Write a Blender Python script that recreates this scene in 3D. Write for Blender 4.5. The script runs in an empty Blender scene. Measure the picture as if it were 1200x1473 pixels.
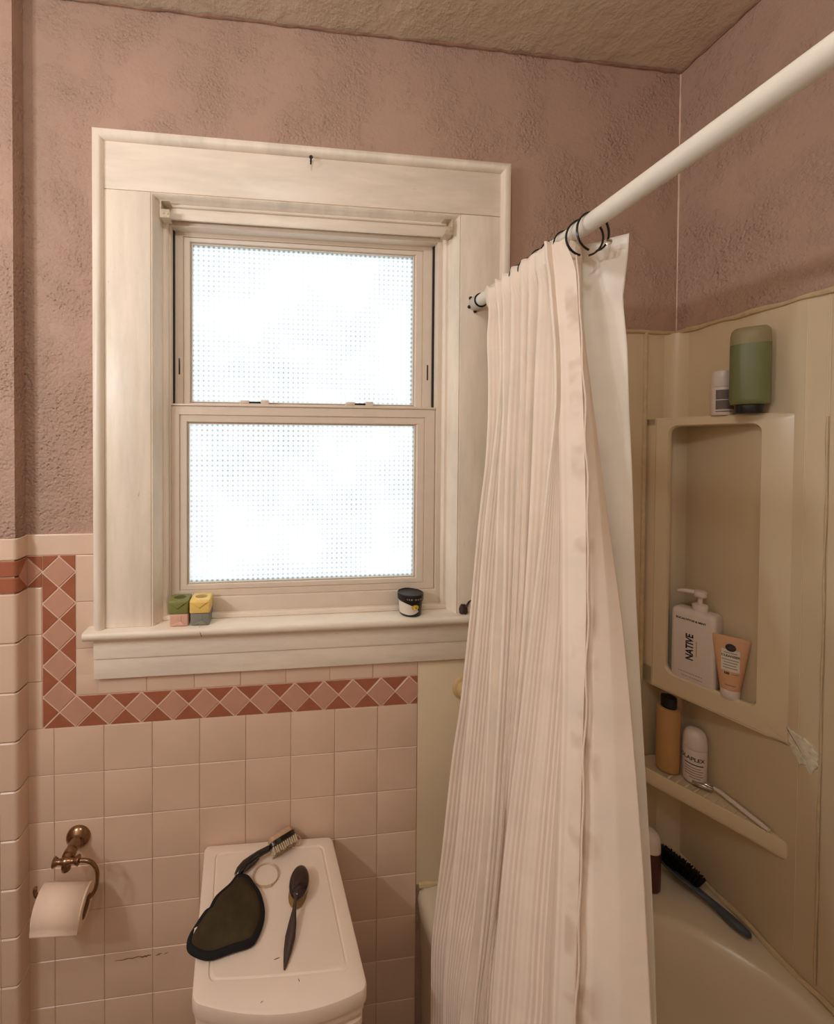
import bpy, bmesh, math, random
from mathutils import Vector, Matrix
random.seed(7)
sc = bpy.context.scene
COL = sc.collection
PI = math.pi

# ------------------------------------------------------------------ materials
def lin(c):
    r = []
    for v in c:
        v /= 255.0
        r.append(v / 12.92 if v <= 0.04045 else ((v + 0.055) / 1.055) ** 2.4)
    return (*r, 1.0)

class NT:
    def __init__(s, name):
        s.m = bpy.data.materials.new(name); s.m.use_nodes = True
        s.t = s.m.node_tree; s.b = s.t.nodes['Principled BSDF']; s.o = s.t.nodes['Material Output']
        s._co = None
    def n(s, typ, **kw):
        nd = s.t.nodes.new(typ)
        for k, v in kw.items():
            if hasattr(nd, k) and not isinstance(k, int): setattr(nd, k, v)
        return nd
    def l(s, a, b): s.t.links.new(a, b)
    def co(s):
        if s._co is None: s._co = s.n('ShaderNodeTexCoord').outputs['Object']
        return s._co
    def noise(s, scale, detail=4, rough=0.55, co=None):
        nd = s.n('ShaderNodeTexNoise'); nd.inputs['Scale'].default_value = scale
        nd.inputs['Detail'].default_value = detail; nd.inputs['Roughness'].default_value = rough
        s.l(co or s.co(), nd.inputs['Vector']); return nd.outputs['Fac']
    def ramp(s, f, p0, p1, a=0.0, b=1.0):
        nd = s.n('ShaderNodeMapRange'); nd.clamp = True
        for i, v in ((1, p0), (2, p1), (3, a), (4, b)): nd.inputs[i].default_value = v
        s.l(f, nd.inputs[0]); return nd.outputs[0]
    def math(s, op, a, b=None):
        nd = s.n('ShaderNodeMath', operation=op)
        for i, v in enumerate((a, b)):
            if v is None: continue
            if isinstance(v, (int, float)): nd.inputs[i].default_value = v
            else: s.l(v, nd.inputs[i])
        return nd.outputs[0]
    def mix(s, f, a, b):
        nd = s.n('ShaderNodeMix', data_type='RGBA')
        if isinstance(f, (int, float)): nd.inputs[0].default_value = f
        else: s.l(f, nd.inputs[0])
        for i, v in ((6, a), (7, b)):
            if isinstance(v, tuple): nd.inputs[i].default_value = v
            else: s.l(v, nd.inputs[i])
        return nd.outputs[2]
    def bump(s, h, strength, dist, prev=None):
        nd = s.n('ShaderNodeBump'); nd.inputs['Strength'].default_value = strength
        nd.inputs['Distance'].default_value = dist
        s.l(h, nd.inputs['Height'])
        if prev is not None: s.l(prev, nd.inputs['Normal'])
        return nd.outputs['Normal']
    def fin(s, base=None, normal=None, rough=None):
        if base is not None:
            if isinstance(base, tuple): s.b.inputs['Base Color'].default_value = base
            else: s.l(base, s.b.inputs['Base Color'])
        if normal is not None: s.l(normal, s.b.inputs['Normal'])
        if rough is not None:
            if isinstance(rough, (int, float)): s.b.inputs['Roughness'].default_value = rough
            else: s.l(rough, s.b.inputs['Roughness'])
        return s.m

def simple(name, c, rough=0.5, metal=0.0, var=0.06, scale=30.0, bump=0.0, bscale=200.0, bdist=0.001, spec=0.5, coat=0.0):
    k = NT(name); c1 = lin(c); c2 = tuple(v * (1 - var) for v in c1[:3]) + (1.0,)
    base = k.mix(k.ramp(k.noise(scale), .35, .65), c1, c2)
    k.b.inputs['Metallic'].default_value = metal
    k.b.inputs['Specular IOR Level'].default_value = spec
    k.b.inputs['Coat Weight'].default_value = coat
    nrm = k.bump(k.noise(bscale), bump, bdist) if bump else None
    return k.fin(base, nrm, rough)

def plaster(name, c, dirt, amount=1.0, ridge=False):
    k = NT(name)
    big = k.noise(3.2, 3)
    sep = k.n('ShaderNodeSeparateXYZ'); k.l(k.co(), sep.inputs[0])
    strip = k.math('MULTIPLY', k.ramp(sep.outputs['X'], .03, -.05), k.ramp(sep.outputs['Z'], 2.30, 2.05))   # worn strip left of the window
    wear = k.math('ADD', k.noise(6.5, 9, .68), k.math('MULTIPLY', strip, .12))
    patch = k.ramp(wear, .47, .68)
    vor = k.n('ShaderNodeTexVoronoi'); vor.inputs['Scale'].default_value = 115.0
    k.l(k.co(), vor.inputs['Vector'])
    grain = k.noise(120.0, 4, .6)
    pits = k.math('MULTIPLY', k.math('ADD', k.ramp(vor.outputs['Distance'], .15, .5), k.ramp(grain, .35, .62)), patch)
    allover = k.ramp(k.noise(95.0, 5, .6), .3, .7)
    fine = k.noise(420.0, 2)
    c1 = lin(c); c2 = tuple(v * .90 for v in c1[:3]) + (1.0,)
    base = k.mix(k.ramp(big, .35, .65), c1, c2)
    vs2 = k.n('ShaderNodeTexVoronoi'); vs2.inputs['Scale'].default_value = 62.0; k.l(k.co(), vs2.inputs['Vector'])
    speck = k.math('MULTIPLY', k.ramp(vs2.outputs['Distance'], .17, .08), k.ramp(wear, .54, .62))
    base = k.mix(k.math('MULTIPLY', speck, .55 * amount), base, lin(dirt))
    n1 = k.bump(pits, .85 * amount, .0029)
    n1 = k.bump(allover, .28 * amount, .0022, n1)
    n2 = k.bump(fine, .3, .0010, n1)
    if ridge:
        tr = k.ramp(k.noise(22.0, 6, .62), .42, .66)
        n2 = k.bump(tr, .38, .005, n2)
    k.b.inputs['Specular IOR Level'].default_value = .25
    return k.fin(base, n2, .62)

M = {}
M['pink'] = plaster('pink_plaster', (184, 152, 132), (100, 72, 54))
M['ceil'] = plaster('ceiling_plaster', (212, 192, 166), (170, 146, 120), .35, True)
M['rustline'] = simple('rusty_joint', (158, 118, 94), .8, var=.35, scale=40, bump=.6, bdist=.003)
M['tile'] = simple('pale_pink_tile', (221, 192, 166), .34, var=.05, scale=9, bump=.05, bscale=25)
M['grout'] = simple('tile_grout', (200, 166, 138), .9, var=.25, scale=30)
M['bgrout'] = simple('border_grout', (228, 196, 172), .85, var=.1)
M['rust'] = simple('rust_tile', (164, 98, 70), .3, var=.10, scale=25)
M['rose'] = simple('rose_tile', (197, 148, 124), .28, var=.07, scale=25)
M['tilestain'] = simple('tile_rust_stain', (150, 104, 78), .6, var=.4, scale=90)

def paint(name, c, streak):
    k = NT(name)
    mp = k.n('ShaderNodeMapping'); mp.inputs['Scale'].default_value = streak; k.l(k.co(), mp.inputs['Vector'])
    st = k.noise(9.0, 5, .65, mp.outputs['Vector'])
    c1 = lin(c); c2 = tuple(v * .80 for v in c1[:3]) + (1.0,)
    base = k.mix(k.ramp(st, .40, .70), c1, c2)
    chip = k.math('MULTIPLY', k.ramp(k.noise(70.0, 6, .7, mp.outputs['Vector']), .66, .72), k.ramp(k.noise(6.0), .5, .62))
    base = k.mix(k.math('MULTIPLY', chip, .7), base, lin((150, 122, 96)))
    nrm = k.bump(st, .25, .002)
    nrm = k.bump(k.noise(55.0, 4, .6, mp.outputs['Vector']), .22, .0015, nrm)
    return k.fin(base, nrm, .42)
M['wood_h'] = paint('painted_wood_horizontal', (240, 226, 206), (.35, 1, 2.0))
M['wood_v'] = paint('painted_wood_vertical', (240, 226, 206), (2.0, 1, .35))
M['vinyl'] = simple('window_vinyl', (222, 206, 186), .4, var=.04)
M['bracket'] = simple('painted_bracket', (206, 188, 160), .45, var=.2, scale=90)
M['gap_shade'] = simple('gap_shade_paint', (38, 28, 22), .9)

def glass_mat():
    k = NT('pressed_grid_glass')
    sep = k.n('ShaderNodeSeparateXYZ'); k.l(k.co(), sep.inputs[0])
    f = 2 * PI / .0125
    a = k.math('COSINE', k.math('MULTIPLY', sep.outputs['X'], f))
    b = k.math('COSINE', k.math('MULTIPLY', sep.outputs['Z'], f))
    dot = k.ramp(k.math('ADD', a, b), .75, 1.7)  # dark refraction spots of the relief, painted into the glass tint
    reg = k.ramp(k.noise(7.0, 3), .38, .66, .25, 1.0)
    d = k.math('MULTIPLY', dot, reg)
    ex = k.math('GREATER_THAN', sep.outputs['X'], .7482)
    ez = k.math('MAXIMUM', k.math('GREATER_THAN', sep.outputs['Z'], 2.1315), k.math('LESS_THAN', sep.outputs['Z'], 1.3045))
    d = k.math('MAXIMUM', d, k.math('MAXIMUM', k.math('MULTIPLY', ex, k.ramp(b, -.2, .4)), k.math('MULTIPLY', ez, k.ramp(a, -.2, .4))))  # edge dashes painted darker, standing in for the frame refracted in the glass
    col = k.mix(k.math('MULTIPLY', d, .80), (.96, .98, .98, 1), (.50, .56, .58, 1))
    tr = k.n('ShaderNodeBsdfTransparent'); tl = k.n('ShaderNodeBsdfTranslucent'); gl = k.n('ShaderNodeBsdfGlossy')
    k.l(col, tr.inputs['Color']); k.l(col, tl.inputs['Color'])
    gl.inputs['Roughness'].default_value = .15
    m1 = k.n('ShaderNodeMixShader'); m1.inputs[0].default_value = .45
    k.l(tr.outputs[0], m1.inputs[1]); k.l(tl.outputs[0], m1.inputs[2])
    m2 = k.n('ShaderNodeMixShader'); m2.inputs[0].default_value = .0
    k.l(m1.outputs[0], m2.inputs[1]); k.l(gl.outputs[0], m2.inputs[2])
    k.l(m2.outputs[0], k.o.inputs['Surface'])
    return k.m
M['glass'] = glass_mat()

M['beige'] = simple('beige_fiberglass', (222, 203, 169), .25, var=.06, scale=5, bump=.10, bscale=300, bdist=.0006)
M['beige_rib'] = simple('pale_caulk', (206, 182, 142), .5, var=.15, scale=60, bump=.5, bscale=80, bdist=.002)
M['tub'] = simple('almond_tub', (212, 196, 168), .28, var=.05, scale=5)
M['scuff'] = simple('scraped_white_patch', (236, 226, 202), .8, var=.2, scale=90, bump=.8, bscale=160, bdist=.003)
M['rod'] = simple('white_rod_enamel', (226, 218, 202), .35, var=.05)
M['rodend'] = simple('rod_cup_grey', (196, 188, 176), .4)
M['black'] = simple('black_plastic', (14, 13, 13), .35, var=.1)
M['blackmetal'] = simple('black_enamel_wire', (20, 18, 18), .3)

def cloth(name, c, stripes):
    k = NT(name)
    uv = k.n('ShaderNodeUVMap'); sep = k.n('ShaderNodeSeparateXYZ'); k.l(uv.outputs[0], sep.inputs[0])
    u, v = sep.outputs['X'], sep.outputs['Y']
    c1 = lin(c)
    weave = k.noise(900.0, 2)
    soft = k.noise(16.0, 3)
    base = k.mix(k.ramp(soft, .35, .7), c1, tuple(x * .93 for x in c1[:3]) + (1,))
    n1 = k.bump(weave, .12, .0004)
    if stripes:
        w = k.math('SINE', k.math('MULTIPLY', u, 2 * PI / .0062))
        ub = k.n('ShaderNodeCombineXYZ'); k.l(u, ub.inputs[0])
        band = k.ramp(k.noise(26.0, 1, .5, ub.outputs[0]), .40, .52)
        msk = k.math('MULTIPLY', k.ramp(u, stripes, stripes - .004), k.ramp(v, 1.85, 1.35, .22, 1.0))
        ws = k.math('MULTIPLY', k.math('MULTIPLY', k.ramp(w, -.5, .6), band), msk)
        base = k.mix(k.math('MULTIPLY', ws, .40), base, lin((206, 172, 150)))
        n1 = k.bump(ws, .5, .0012, n1)
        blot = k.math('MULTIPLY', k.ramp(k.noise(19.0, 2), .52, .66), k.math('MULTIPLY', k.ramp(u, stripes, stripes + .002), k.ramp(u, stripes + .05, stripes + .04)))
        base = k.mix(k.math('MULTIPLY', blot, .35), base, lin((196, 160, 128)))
    n1 = k.bump(k.noise(30.0, 4), .22, .004, n1)
    k.fin(base, n1, .85)
    k.b.inputs['Specular IOR Level'].default_value = .15
    tl = k.n('ShaderNodeBsdfTranslucent'); k.l(base, tl.inputs['Color']); k.l(n1, tl.inputs['Normal'])
    mx = k.n('ShaderNodeMixShader'); mx.inputs[0].default_value = .20
    k.l(k.b.outputs[0], mx.inputs[1]); k.l(tl.outputs[0], mx.inputs[2]); k.l(mx.outputs[0], k.o.inputs['Surface'])
    return k.m

M['white_plastic'] = simple('white_plastic', (228, 208, 188), .38, var=.03, bump=.06, bscale=240)
M['lid_plastic'] = simple('bin_lid_plastic', (234, 214, 194), .42, var=.05, scale=14, bump=.10, bscale=160)
M['bronze'] = simple('brushed_bronze', (150, 118, 90), .22, metal=1.0, var=.15)
M['paper'] = simple('toilet_paper', (236, 208, 184), .95, var=.05, bump=.4, bscale=260, bdist=.0008)
M['card'] = simple('cardboard_core', (150, 116, 84), .9)
M['olive'] = simple('olive_velvet', (72, 61, 42), .95, var=.30, scale=24, bump=.5, bscale=420, bdist=.001, spec=.1)
M['blackcloth'] = simple('black_binding', (10, 9, 9), .9, bump=.5, bscale=500)
M['darkwood'] = simple('dark_brown_gloss', (44, 27, 24), .10, var=.2, coat=.3)
M['greybrown'] = simple('grey_brown_handle', (66, 48, 40), .22)
M['blackgloss'] = simple('black_gloss', (13, 11, 11), .10, coat=.6)
M['bristle'] = simple('pale_bristle', (206, 182, 150), .8, var=.3, scale=300)
M['gold_bristle'] = simple('golden_bristle', (150, 118, 62), .75, var=.3, scale=300)
M['pumice'] = simple('tan_pumice', (196, 160, 124), .9, var=.15, scale=120, bump=.5, bscale=200)
M['cord'] = simple('pale_cord', (214, 190, 160), .6)
M['elastic'] = simple('clear_elastic', (200, 168, 136), .3)
M['soap_green'] = simple('green_soap_wrap', (132, 132, 72), .45, var=.12, scale=60)
M['soap_yellow'] = simple('yellow_soap_wrap', (242, 206, 116), .45, var=.10, scale=60)
M['soap_pink'] = simple('pink_soap_wrap', (222, 174, 150), .5, var=.08, scale=60)
M['soap_grey'] = simple('grey_soap_wrap', (136, 136, 122), .5, var=.10, scale=60)
M['soap_dk'] = simple('soap_emblem_green', (78, 82, 40), .5)
M['soap_dy'] = simple('soap_emblem_ochre', (176, 140, 66), .5)
M['label_white'] = simple('white_label', (224, 214, 196), .5, var=.08)
M['yellow'] = simple('yellow_emblem', (236, 190, 40), .5, var=.25, scale=200)
M['ink'] = simple('dark_ink', (34, 28, 26), .6)
M['greyink'] = simple('grey_ink', (128, 116, 108), .7, var=.5, scale=700)
M['fadedink'] = simple('faded_ink', (150, 134, 120), .7)
M['bottle_white'] = simple('white_bottle', (222, 208, 196), .32, var=.03)
M['peach'] = simple('peach_tube', (216, 166, 126), .4, var=.06)
M['green_bottle'] = simple('green_bottle', (112, 116, 72), .4, var=.06)
M['tan_bottle'] = simple('tan_bottle', (188, 144, 92), .4, var=.05)
M['maroon'] = simple('maroon_bottle', (74, 24, 28), .35)
M['slate'] = simple('slate_blue_grip', (70, 76, 84), .45)
M['chrome'] = simple('worn_chrome', (190, 180, 168), .18, metal=1.0)
def clearmat():
    k = NT('frosted_clear_plastic')
    k.b.inputs['Transmission Weight'].default_value = .55
    k.b.inputs['IOR'].default_value = 1.25
    return k.fin(lin((188, 178, 140)), None, .35)
M['clear'] = clearmat()
M['knobbeige'] = simple('beige_knob', (206, 176, 124), .3)
M['brownbit'] = simple('dark_brown_bit', (62, 38, 32), .6, var=.3, scale=120)
M['plainwall'] = simple('plain_wall', (205, 185, 168), .8)
M['floor'] = simple('floor_tile', (150, 130, 115), .4, var=.15, scale=6)

# ------------------------------------------------------------------ mesh builder
class MB:
    def __init__(s): s.v = []; s.f = []; s.mi = []; s.uv = None
    def add(s, vs, fs, mi=0, mat=None):
        b = len(s.v)
        s.v += [tuple(mat @ Vector(p)) if mat else tuple(p) for p in vs]
        s.f += [tuple(b + i for i in f) for f in fs]; s.mi += [mi] * len(fs)
    def bm(s, bm, mi=0, mat=None):
        bm.verts.index_update()
        s.add([v.co.copy() for v in bm.verts], [[v.index for v in f.verts] for f in bm.faces], mi, mat); bm.free()
    def box(s, x0, x1, y0, y1, z0, z1, bev=0.0, seg=2, mi=0, mat=None):
        bm = bmesh.new(); bmesh.ops.create_cube(bm, size=1.0)
        for v in bm.verts:
            v.co = Vector(((x0 + x1) / 2 + v.co.x * (x1 - x0), (y0 + y1) / 2 + v.co.y * (y1 - y0), (z0 + z1) / 2 + v.co.z * (z1 - z0)))
        if bev: bmesh.ops.bevel(bm, geom=bm.edges[:], offset=bev, segments=seg, affect='EDGES', profile=.5)
        s.bm(bm, mi, mat)
    def loft(s, rings, mi=0, closed=True, cap0=True, cap1=True, mat=None):
        n = len(rings[0]); vs = [p for r in rings for p in r]; fs = []
        for i in range(len(rings) - 1):
            for j in range(n if closed else n - 1):
                k = (j + 1) % n
                fs.append((i * n + j, i * n + k, (i + 1) * n + k, (i + 1) * n + j))
        if cap0: fs.append(tuple(range(n - 1, -1, -1)))
        if cap1: fs.append(tuple((len(rings) - 1) * n + j for j in range(n)))
        s.add(vs, fs, mi, mat)
    def lathe(s, prof, seg=32, mi=0, mat=None, sx=1.0, sy=1.0):
        rings = [[(max(r, 1e-5) * math.cos(2 * PI * j / seg) * sx, max(r, 1e-5) * math.sin(2 * PI * j / seg) * sy, z) for j in range(seg)] for r, z in prof]
        s.loft(rings, mi, True, True, True, mat)
    def tube(s, pts, rad, seg=12, mi=0, closed=False, mat=None):
        pts = [Vector(p) for p in pts]; n = len(pts)
        rad = rad if isinstance(rad, (list, tuple)) else [rad] * n
        up = None; rings = []
        for i, p in enumerate(pts):
            if closed: t = (pts[(i + 1) % n] - pts[i - 1]).normalized()
            else: t = (pts[min(i + 1, n - 1)] - pts[max(i - 1, 0)]).normalized()
            if up is None: up = t.orthogonal().normalized()
            else: up = (up - t * up.dot(t)).normalized()
            w = t.cross(up)
            rings.append([tuple(p + (up * math.cos(2 * PI * j / seg) + w * math.sin(2 * PI * j / seg)) * rad[i]) for j in range(seg)])
        if closed: rings.append(rings[0]); s.loft(rings, mi, True, False, False, mat)
        else: s.loft(rings, mi, True, True, True, mat)
    def prism(s, poly, org, ax, ay, n, d, mi=0, bev=0.0):
        """polygon (2-D) in the plane org+ax*u+ay*v, extruded by d along n"""
        org, ax, ay, n = map(Vector, (org, ax, ay, n))
        a = [org + ax * u + ay * v for u, v in poly]
        if bev:
            cx = sum(p[0] for p in poly) / len(poly); cy = sum(p[1] for p in poly) / len(poly)
            def ins(k):
                o = []
                m = len(poly)
                for i in range(m):
                    p0, p1, p2 = Vector(poly[i - 1]), Vector(poly[i]), Vector(poly[(i + 1) % m])
                    d1 = (p1 - p0).normalized(); d2 = (p2 - p1).normalized()
                    n1 = Vector((-d1.y, d1.x)); n2 = Vector((-d2.y, d2.x))
                    if (Vector((cx, cy)) - p1).dot(n1 + n2) < 0: n1 = -n1; n2 = -n2
                    b = (n1 + n2); b = b / max(.3, b.length_squared / 2) if b.length > 1e-6 else b
                    o.append(p1 + b * k)
                return o
            rings = [a, [p + n * (d - bev) for p in a], [org + ax * q.x + ay * q.y + n * d for q in ins(bev)]]
        else:
            rings = [a, [p + n * d for p in a]]
        s.loft([[tuple(p) for p in r] for r in rings], mi)
    def build(s, name, mats, parent=None, smooth=35.0, recalc=True):
        me = bpy.data.meshes.new(name); me.from_pydata(s.v, [], s.f)
        mats = mats if isinstance(mats, (list, tuple)) else [mats]
        for m in mats: me.materials.append(m)
        for p, i in zip(me.polygons, s.mi): p.material_index = i
        if s.uv:
            ul = me.uv_layers.new(name='UVMap')
            for lp in me.loops: ul.data[lp.index].uv = s.uv[lp.vertex_index]
        bm = bmesh.new(); bm.from_mesh(me)
        if recalc: bmesh.ops.recalc_face_normals(bm, faces=bm.faces[:])
        ang = math.radians(smooth)
        for f in bm.faces: f.smooth = True
        for e in bm.edges:
            if len(e.link_faces) == 2 and e.calc_face_angle(0) > ang: e.smooth = False
        bm.to_mesh(me); bm.free()
        o = bpy.data.objects.new(name, me); COL.objects.link(o)
        if parent: o.parent = parent; o.matrix_parent_inverse = parent.matrix_world.inverted()
        return o

def empty(name, loc=(0, 0, 0)):
    o = bpy.data.objects.new(name, None); o.empty_display_size = .05; COL.objects.link(o)
    o.location = loc; o.matrix_world = Matrix.Translation(loc); return o
def tag(o, label, cat, group=None):
    o['label'] = label; o['category'] = cat
    if group: o['group'] = group
    return o
def struct(o): o['kind'] = 'structure'; return o

def text_mesh(body, size, extrude=.0002, offset=0.0, shear=0.0, align='CENTER'):
    cu = bpy.data.curves.new('t', 'FONT'); cu.body = body; cu.size = size; cu.extrude = extrude
    cu.offset = offset; cu.shear = shear; cu.align_x = align; cu.align_y = 'CENTER'
    o = bpy.data.objects.new('t', cu); COL.objects.link(o)
    dg = bpy.context.evaluated_depsgraph_get()
    me = bpy.data.meshes.new_from_object(o.evaluated_get(dg))
    vs = [v.co.copy() for v in me.vertices]; fs = [tuple(p.vertices) for p in me.polygons]
    bpy.data.objects.remove(o); bpy.data.curves.remove(cu); bpy.data.meshes.remove(me)
    return vs, fs

def frame(org, ax, ay):
    ax = Vector(ax).normalized(); ay = Vector(ay).normalized(); az = ax.cross(ay)
    m = Matrix((ax, ay, az)).transposed().to_4x4(); m.translation = Vector(org); return m

def rrect(x0, x1, y0, y1, r, k=6):
    p = []
    for cx, cy, a in ((x1 - r, y1 - r, 0), (x0 + r, y1 - r, 90), (x0 + r, y0 + r, 180), (x1 - r, y0 + r, 270)):
        for i in range(k + 1):
            t = math.radians(a + 90 * i / k); p.append((cx + r * math.cos(t), cy + r * math.sin(t)))
    return p

# ------------------------------------------------------------------ room dimensions
XR, ZC, XL, YF = 1.464, 2.639, -1.10, -1.56      # right wall, ceiling, left wall, wall behind the camera
CHX, CHY = -.168, -.0403                        # boxed-in pipe chase in the left corner
P = .108
BZ = .99                                         # underside of the tile border
TT = .006                                        # tile thickness
CAPZ = 1.435

def clip(poly, box):
    """clip convex polygon to box x0,x1,y0,y1"""
    for ax, val, sg in ((0, box[0], 1), (0, box[1], -1), (1, box[2], 1), (1, box[3], -1)):
        out = []
        for i in range(len(poly)):
            a, b = poly[i - 1], poly[i]
            ia, ib = (a[ax] - val) * sg >= 0, (b[ax] - val) * sg >= 0
            if ia != ib:
                t = (val - a[ax]) / (b[ax] - a[ax]); out.append((a[0] + (b[0] - a[0]) * t, a[1] + (b[1] - a[1]) * t))
            if ib: out.append(b)
        poly = out
        if len(poly) < 3: return []
    q = []
    for p in poly:
        if not q or math.hypot(p[0] - q[-1][0], p[1] - q[-1][1]) > 1e-5: q.append(p)
    return q if len(q) > 2 else []

# walls
WX0, WX1, WZ0, WZ1 = .09, .865, 1.20, 2.235     # rough opening for the window
mb = MB()
def wallpiece(x0, x1, z0, z1): mb.box(x0, x1, 0.0, .14, z0, z1)
wallpiece(XL, WX0, 0, ZC); wallpiece(WX1, XR + .1, 0, ZC); wallpiece(WX0, WX1, 0, WZ0); wallpiece(WX0, WX1, WZ1, ZC)
wall_back = struct(mb.build('wall_back', M['pink']))
wall_back['label'] = 'pink rough plaster wall with the window, tiled below'
mb = MB(); mb.box(XR, XR + .1, YF - .1, 0, 0, ZC)
wall_right = struct(mb.build('wall_right', M['pink'])); wall_right['label'] = 'pink plaster wall above the beige shower panels'
mb = MB(); mb.box(XL - .1, XL, YF - .1, .0, 0, ZC); mb.box(XL, CHX, CHY, 0.0, 0, ZC)
wall_left = struct(mb.build('wall_left', M['pink'])); wall_left['label'] = 'pink plaster corner boxing at the left edge, tiled below'
mb = MB(); mb.box(XL - .1, XR + .1, YF - .1, YF, 0, ZC); struct(mb.build('wall_front', M['plainwall']))
mb = MB(); mb.box(XL - .1, XR + .1, YF - .1, .14, -.08, 0); struct(mb.build('floor', M['floor']))
mb = MB(); mb.box(XL - .1, XR + .1, YF - .1, .14, ZC, ZC + .08)
ceiling = struct(mb.build('ceiling', M['ceil'])); ceiling['label'] = 'rough dull beige plaster ceiling'
# rusty crack lines where the ceiling meets the walls
mb = MB()
def crack(p0, p1, ax, nn):
    pts = []; m = 70
    for i in range(m + 1):
        t = i / m; p = Vector(p0).lerp(Vector(p1), t)
        pts.append(p + Vector(ax) * random.uniform(-.0018, .0018) + Vector((0, 0, random.uniform(-.0016, .0016))))
    mb.tube(pts, [.0030 + random.uniform(-.0012, .0014) for _ in pts], 6)
crack((-.16, -.002, ZC - .003), (XR, -.002, ZC - .003), (0, 1, 0), 0)
crack((XR - .002, 0, ZC - .003), (XR - .002, YF, ZC - .003), (1, 0, 0), 0)
struct(mb.build('trim_1', M['rustline']))['label'] = 'rusty brown crack line along the ceiling edge'

mb = MB(); mb.tube([(XR - .0006, -.0006, 1.945 + i * .023) for i in range(31)], [.0018 + random.uniform(-.0007, .0007) for _ in range(31)], 6)
struct(mb.build('trim_2', M['bgrout']))['label'] = 'thin pale caulk line up the right corner'
# --- tile wainscot (one mesh of bevelled tiles per wall face)
def tile(mbx, x0, x1, z0, z1, y=0.0, g=.0006, mi=0):
    x0 += g; x1 -= g; z0 += g; z1 -= g
    if x1 - x0 < .004 or z1 - z0 < .004: return
    b = .0020; h = random.uniform(-.0002, .0002)
    r = lambda i, yy: [(x0 + i, yy, z0 + i), (x1 - i, yy, z0 + i), (x1 - i, yy, z1 - i), (x0 + i, yy, z1 - i)]
    mbx.loft([r(0, y), r(0, y - TT + b * .7), r(b * .35, y - TT + b * .2), r(b, y - TT + h)], mi, cap0=False)
mb = MB()
mb.box(CHX, .750, -.0045, .0, 0, 1.115, mi=1); mb.box(CHX, .012, -.0045, 0, 1.115, CAPZ - .002, mi=1)
for r in range(-9, 0):
    z0, z1 = BZ + r * P, BZ + (r + 1) * P
    z0 = max(z0, .004)
    xs = [CHX] + [i * P for i in range(-1, 7)] + [.750]
    for a, b in zip(xs, xs[1:]): tile(mb, a, b, z0, z1)
for k in range(3): tile(mb, CHX, -.132, BZ + k * P, BZ + (k + 1) * P)
for k in range(3): tile(mb, -.060, .01, 1.062 + k * P, 1.062 + (k + 1) * P)
tile(mb, CHX, .01, 1.386, CAPZ)
xs = [-.060] + [i * P - .0125 for i in range(0, 7)] + [.750]
for a, b in zip(xs, xs[1:]): tile(mb, a, b, 1.062, 1.112)
mb.build('tile_wainscot', [M['tile'], M['grout']], wall_back, 20)
# --- decorative border: rose diamonds between rust triangles
mb = MB()
def slab(x0, x1, z0, z1): mb.box(x0, x1, -.0048, -.001, z0, z1, mi=0)
VX0, VX1, D = -.132, -.060, .0715
slab(VX0, VX1, BZ, 1.386); slab(VX1, .750, BZ, 1.062); slab(CHX, VX0, 1.314, 1.386)
def poly(p, box, mi):
    cx = sum(q[0] for q in p) / len(p); cz = sum(q[1] for q in p) / len(p)
    p = clip(p, box)
    if p: mb.prism(p, (0, -.003, 0), (1, 0, 0), (0, 0, 1), (0, -1, 0), .0034, mi, .0006)
def dia(cx, cz, box):
    h = D / 2 - .0019
    poly([(cx - h, cz), (cx, cz - h), (cx + h, cz), (cx, cz + h)], box, 2)
def tri(a, b, c, box):
    p = [Vector(a), Vector(b), Vector(c)]; c0 = (p[0] + p[1] + p[2]) / 3
    p = [c0 + (q - c0) * .905 for q in p]
    poly([(q.x, q.y) for q in p], box, 1)
H = D / 2; hb = (VX1 + .0005, .7492, BZ + .0005, 1.0615); vb = (VX0 + .0005, VX1 - .0003, BZ, 1.3856)
for k in range(5): dia(-.096, 1.062 + k * D, vb)
for k in range(-1, 5):
    for sx, e in ((-1, VX0), (1, VX1)):
        zc = 1.062 + k * D + H
        if k == -1 and sx > 0: continue
        tri((e, zc - H), (e, zc + H), (-.096, zc), vb)
for j in range(12): dia(VX1 + j * D, BZ + H, (VX0 + .0005, .7492, BZ + .0005, 1.0615) if j == 0 else hb)
for j in range(-1, 12):
    xc = VX1 + j * D + H
    tri((xc - H, BZ), (xc + H, BZ), (xc, BZ + H), (VX0, .7492, BZ + .0004, 1.0616))
    if j >= 0: tri((xc - H, 1.062), (xc + H, 1.062), (xc, 1.062 - H), hb)
tb = (CHX, VX0 - .0003, 1.3144, 1.3856)
dia(-.1675, 1.350, tb)
for s_, e_ in ((1, 1.386), (-1, 1.314)): tri((-.1675, e_), (-.096, e_), (-.1317, 1.350), (CHX, VX0 - .0003, 1.3144, 1.3856))
mb.build('tile_border', [M['bgrout'], M['rust'], M['rose']], wall_back, 20)
# short reddish scrapes on the lower tiles
mb = MB()
for (x, z, w, hh) in ((.058, .4325, .070, .0020), (.092, .4330, .026, .0036), (.122, .4335, .014, .0034), (.139, .4340, .010, .0020)):
    ps = [(x + w * (i / 9 - .5), z + .0012 * math.sin(i * 2.1) + .004 * (i / 9 - .5)) for i in range(10)]
    up = [(a, b + hh * .5 * math.sin(PI * (i + .5) / 10)) for i, (a, b) in enumerate(ps)]
    dn = [(a, b - hh * .5 * math.sin(PI * (i + .5) / 10)) for i, (a, b) in enumerate(ps)][::-1]
    mb.prism(up + dn, (0, -TT, 0), (1, 0, 0), (0, 0, 1), (0, -1, 0), .0003)
mb.build('rust_scrape', M['tilestain'], wall_back)
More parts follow.
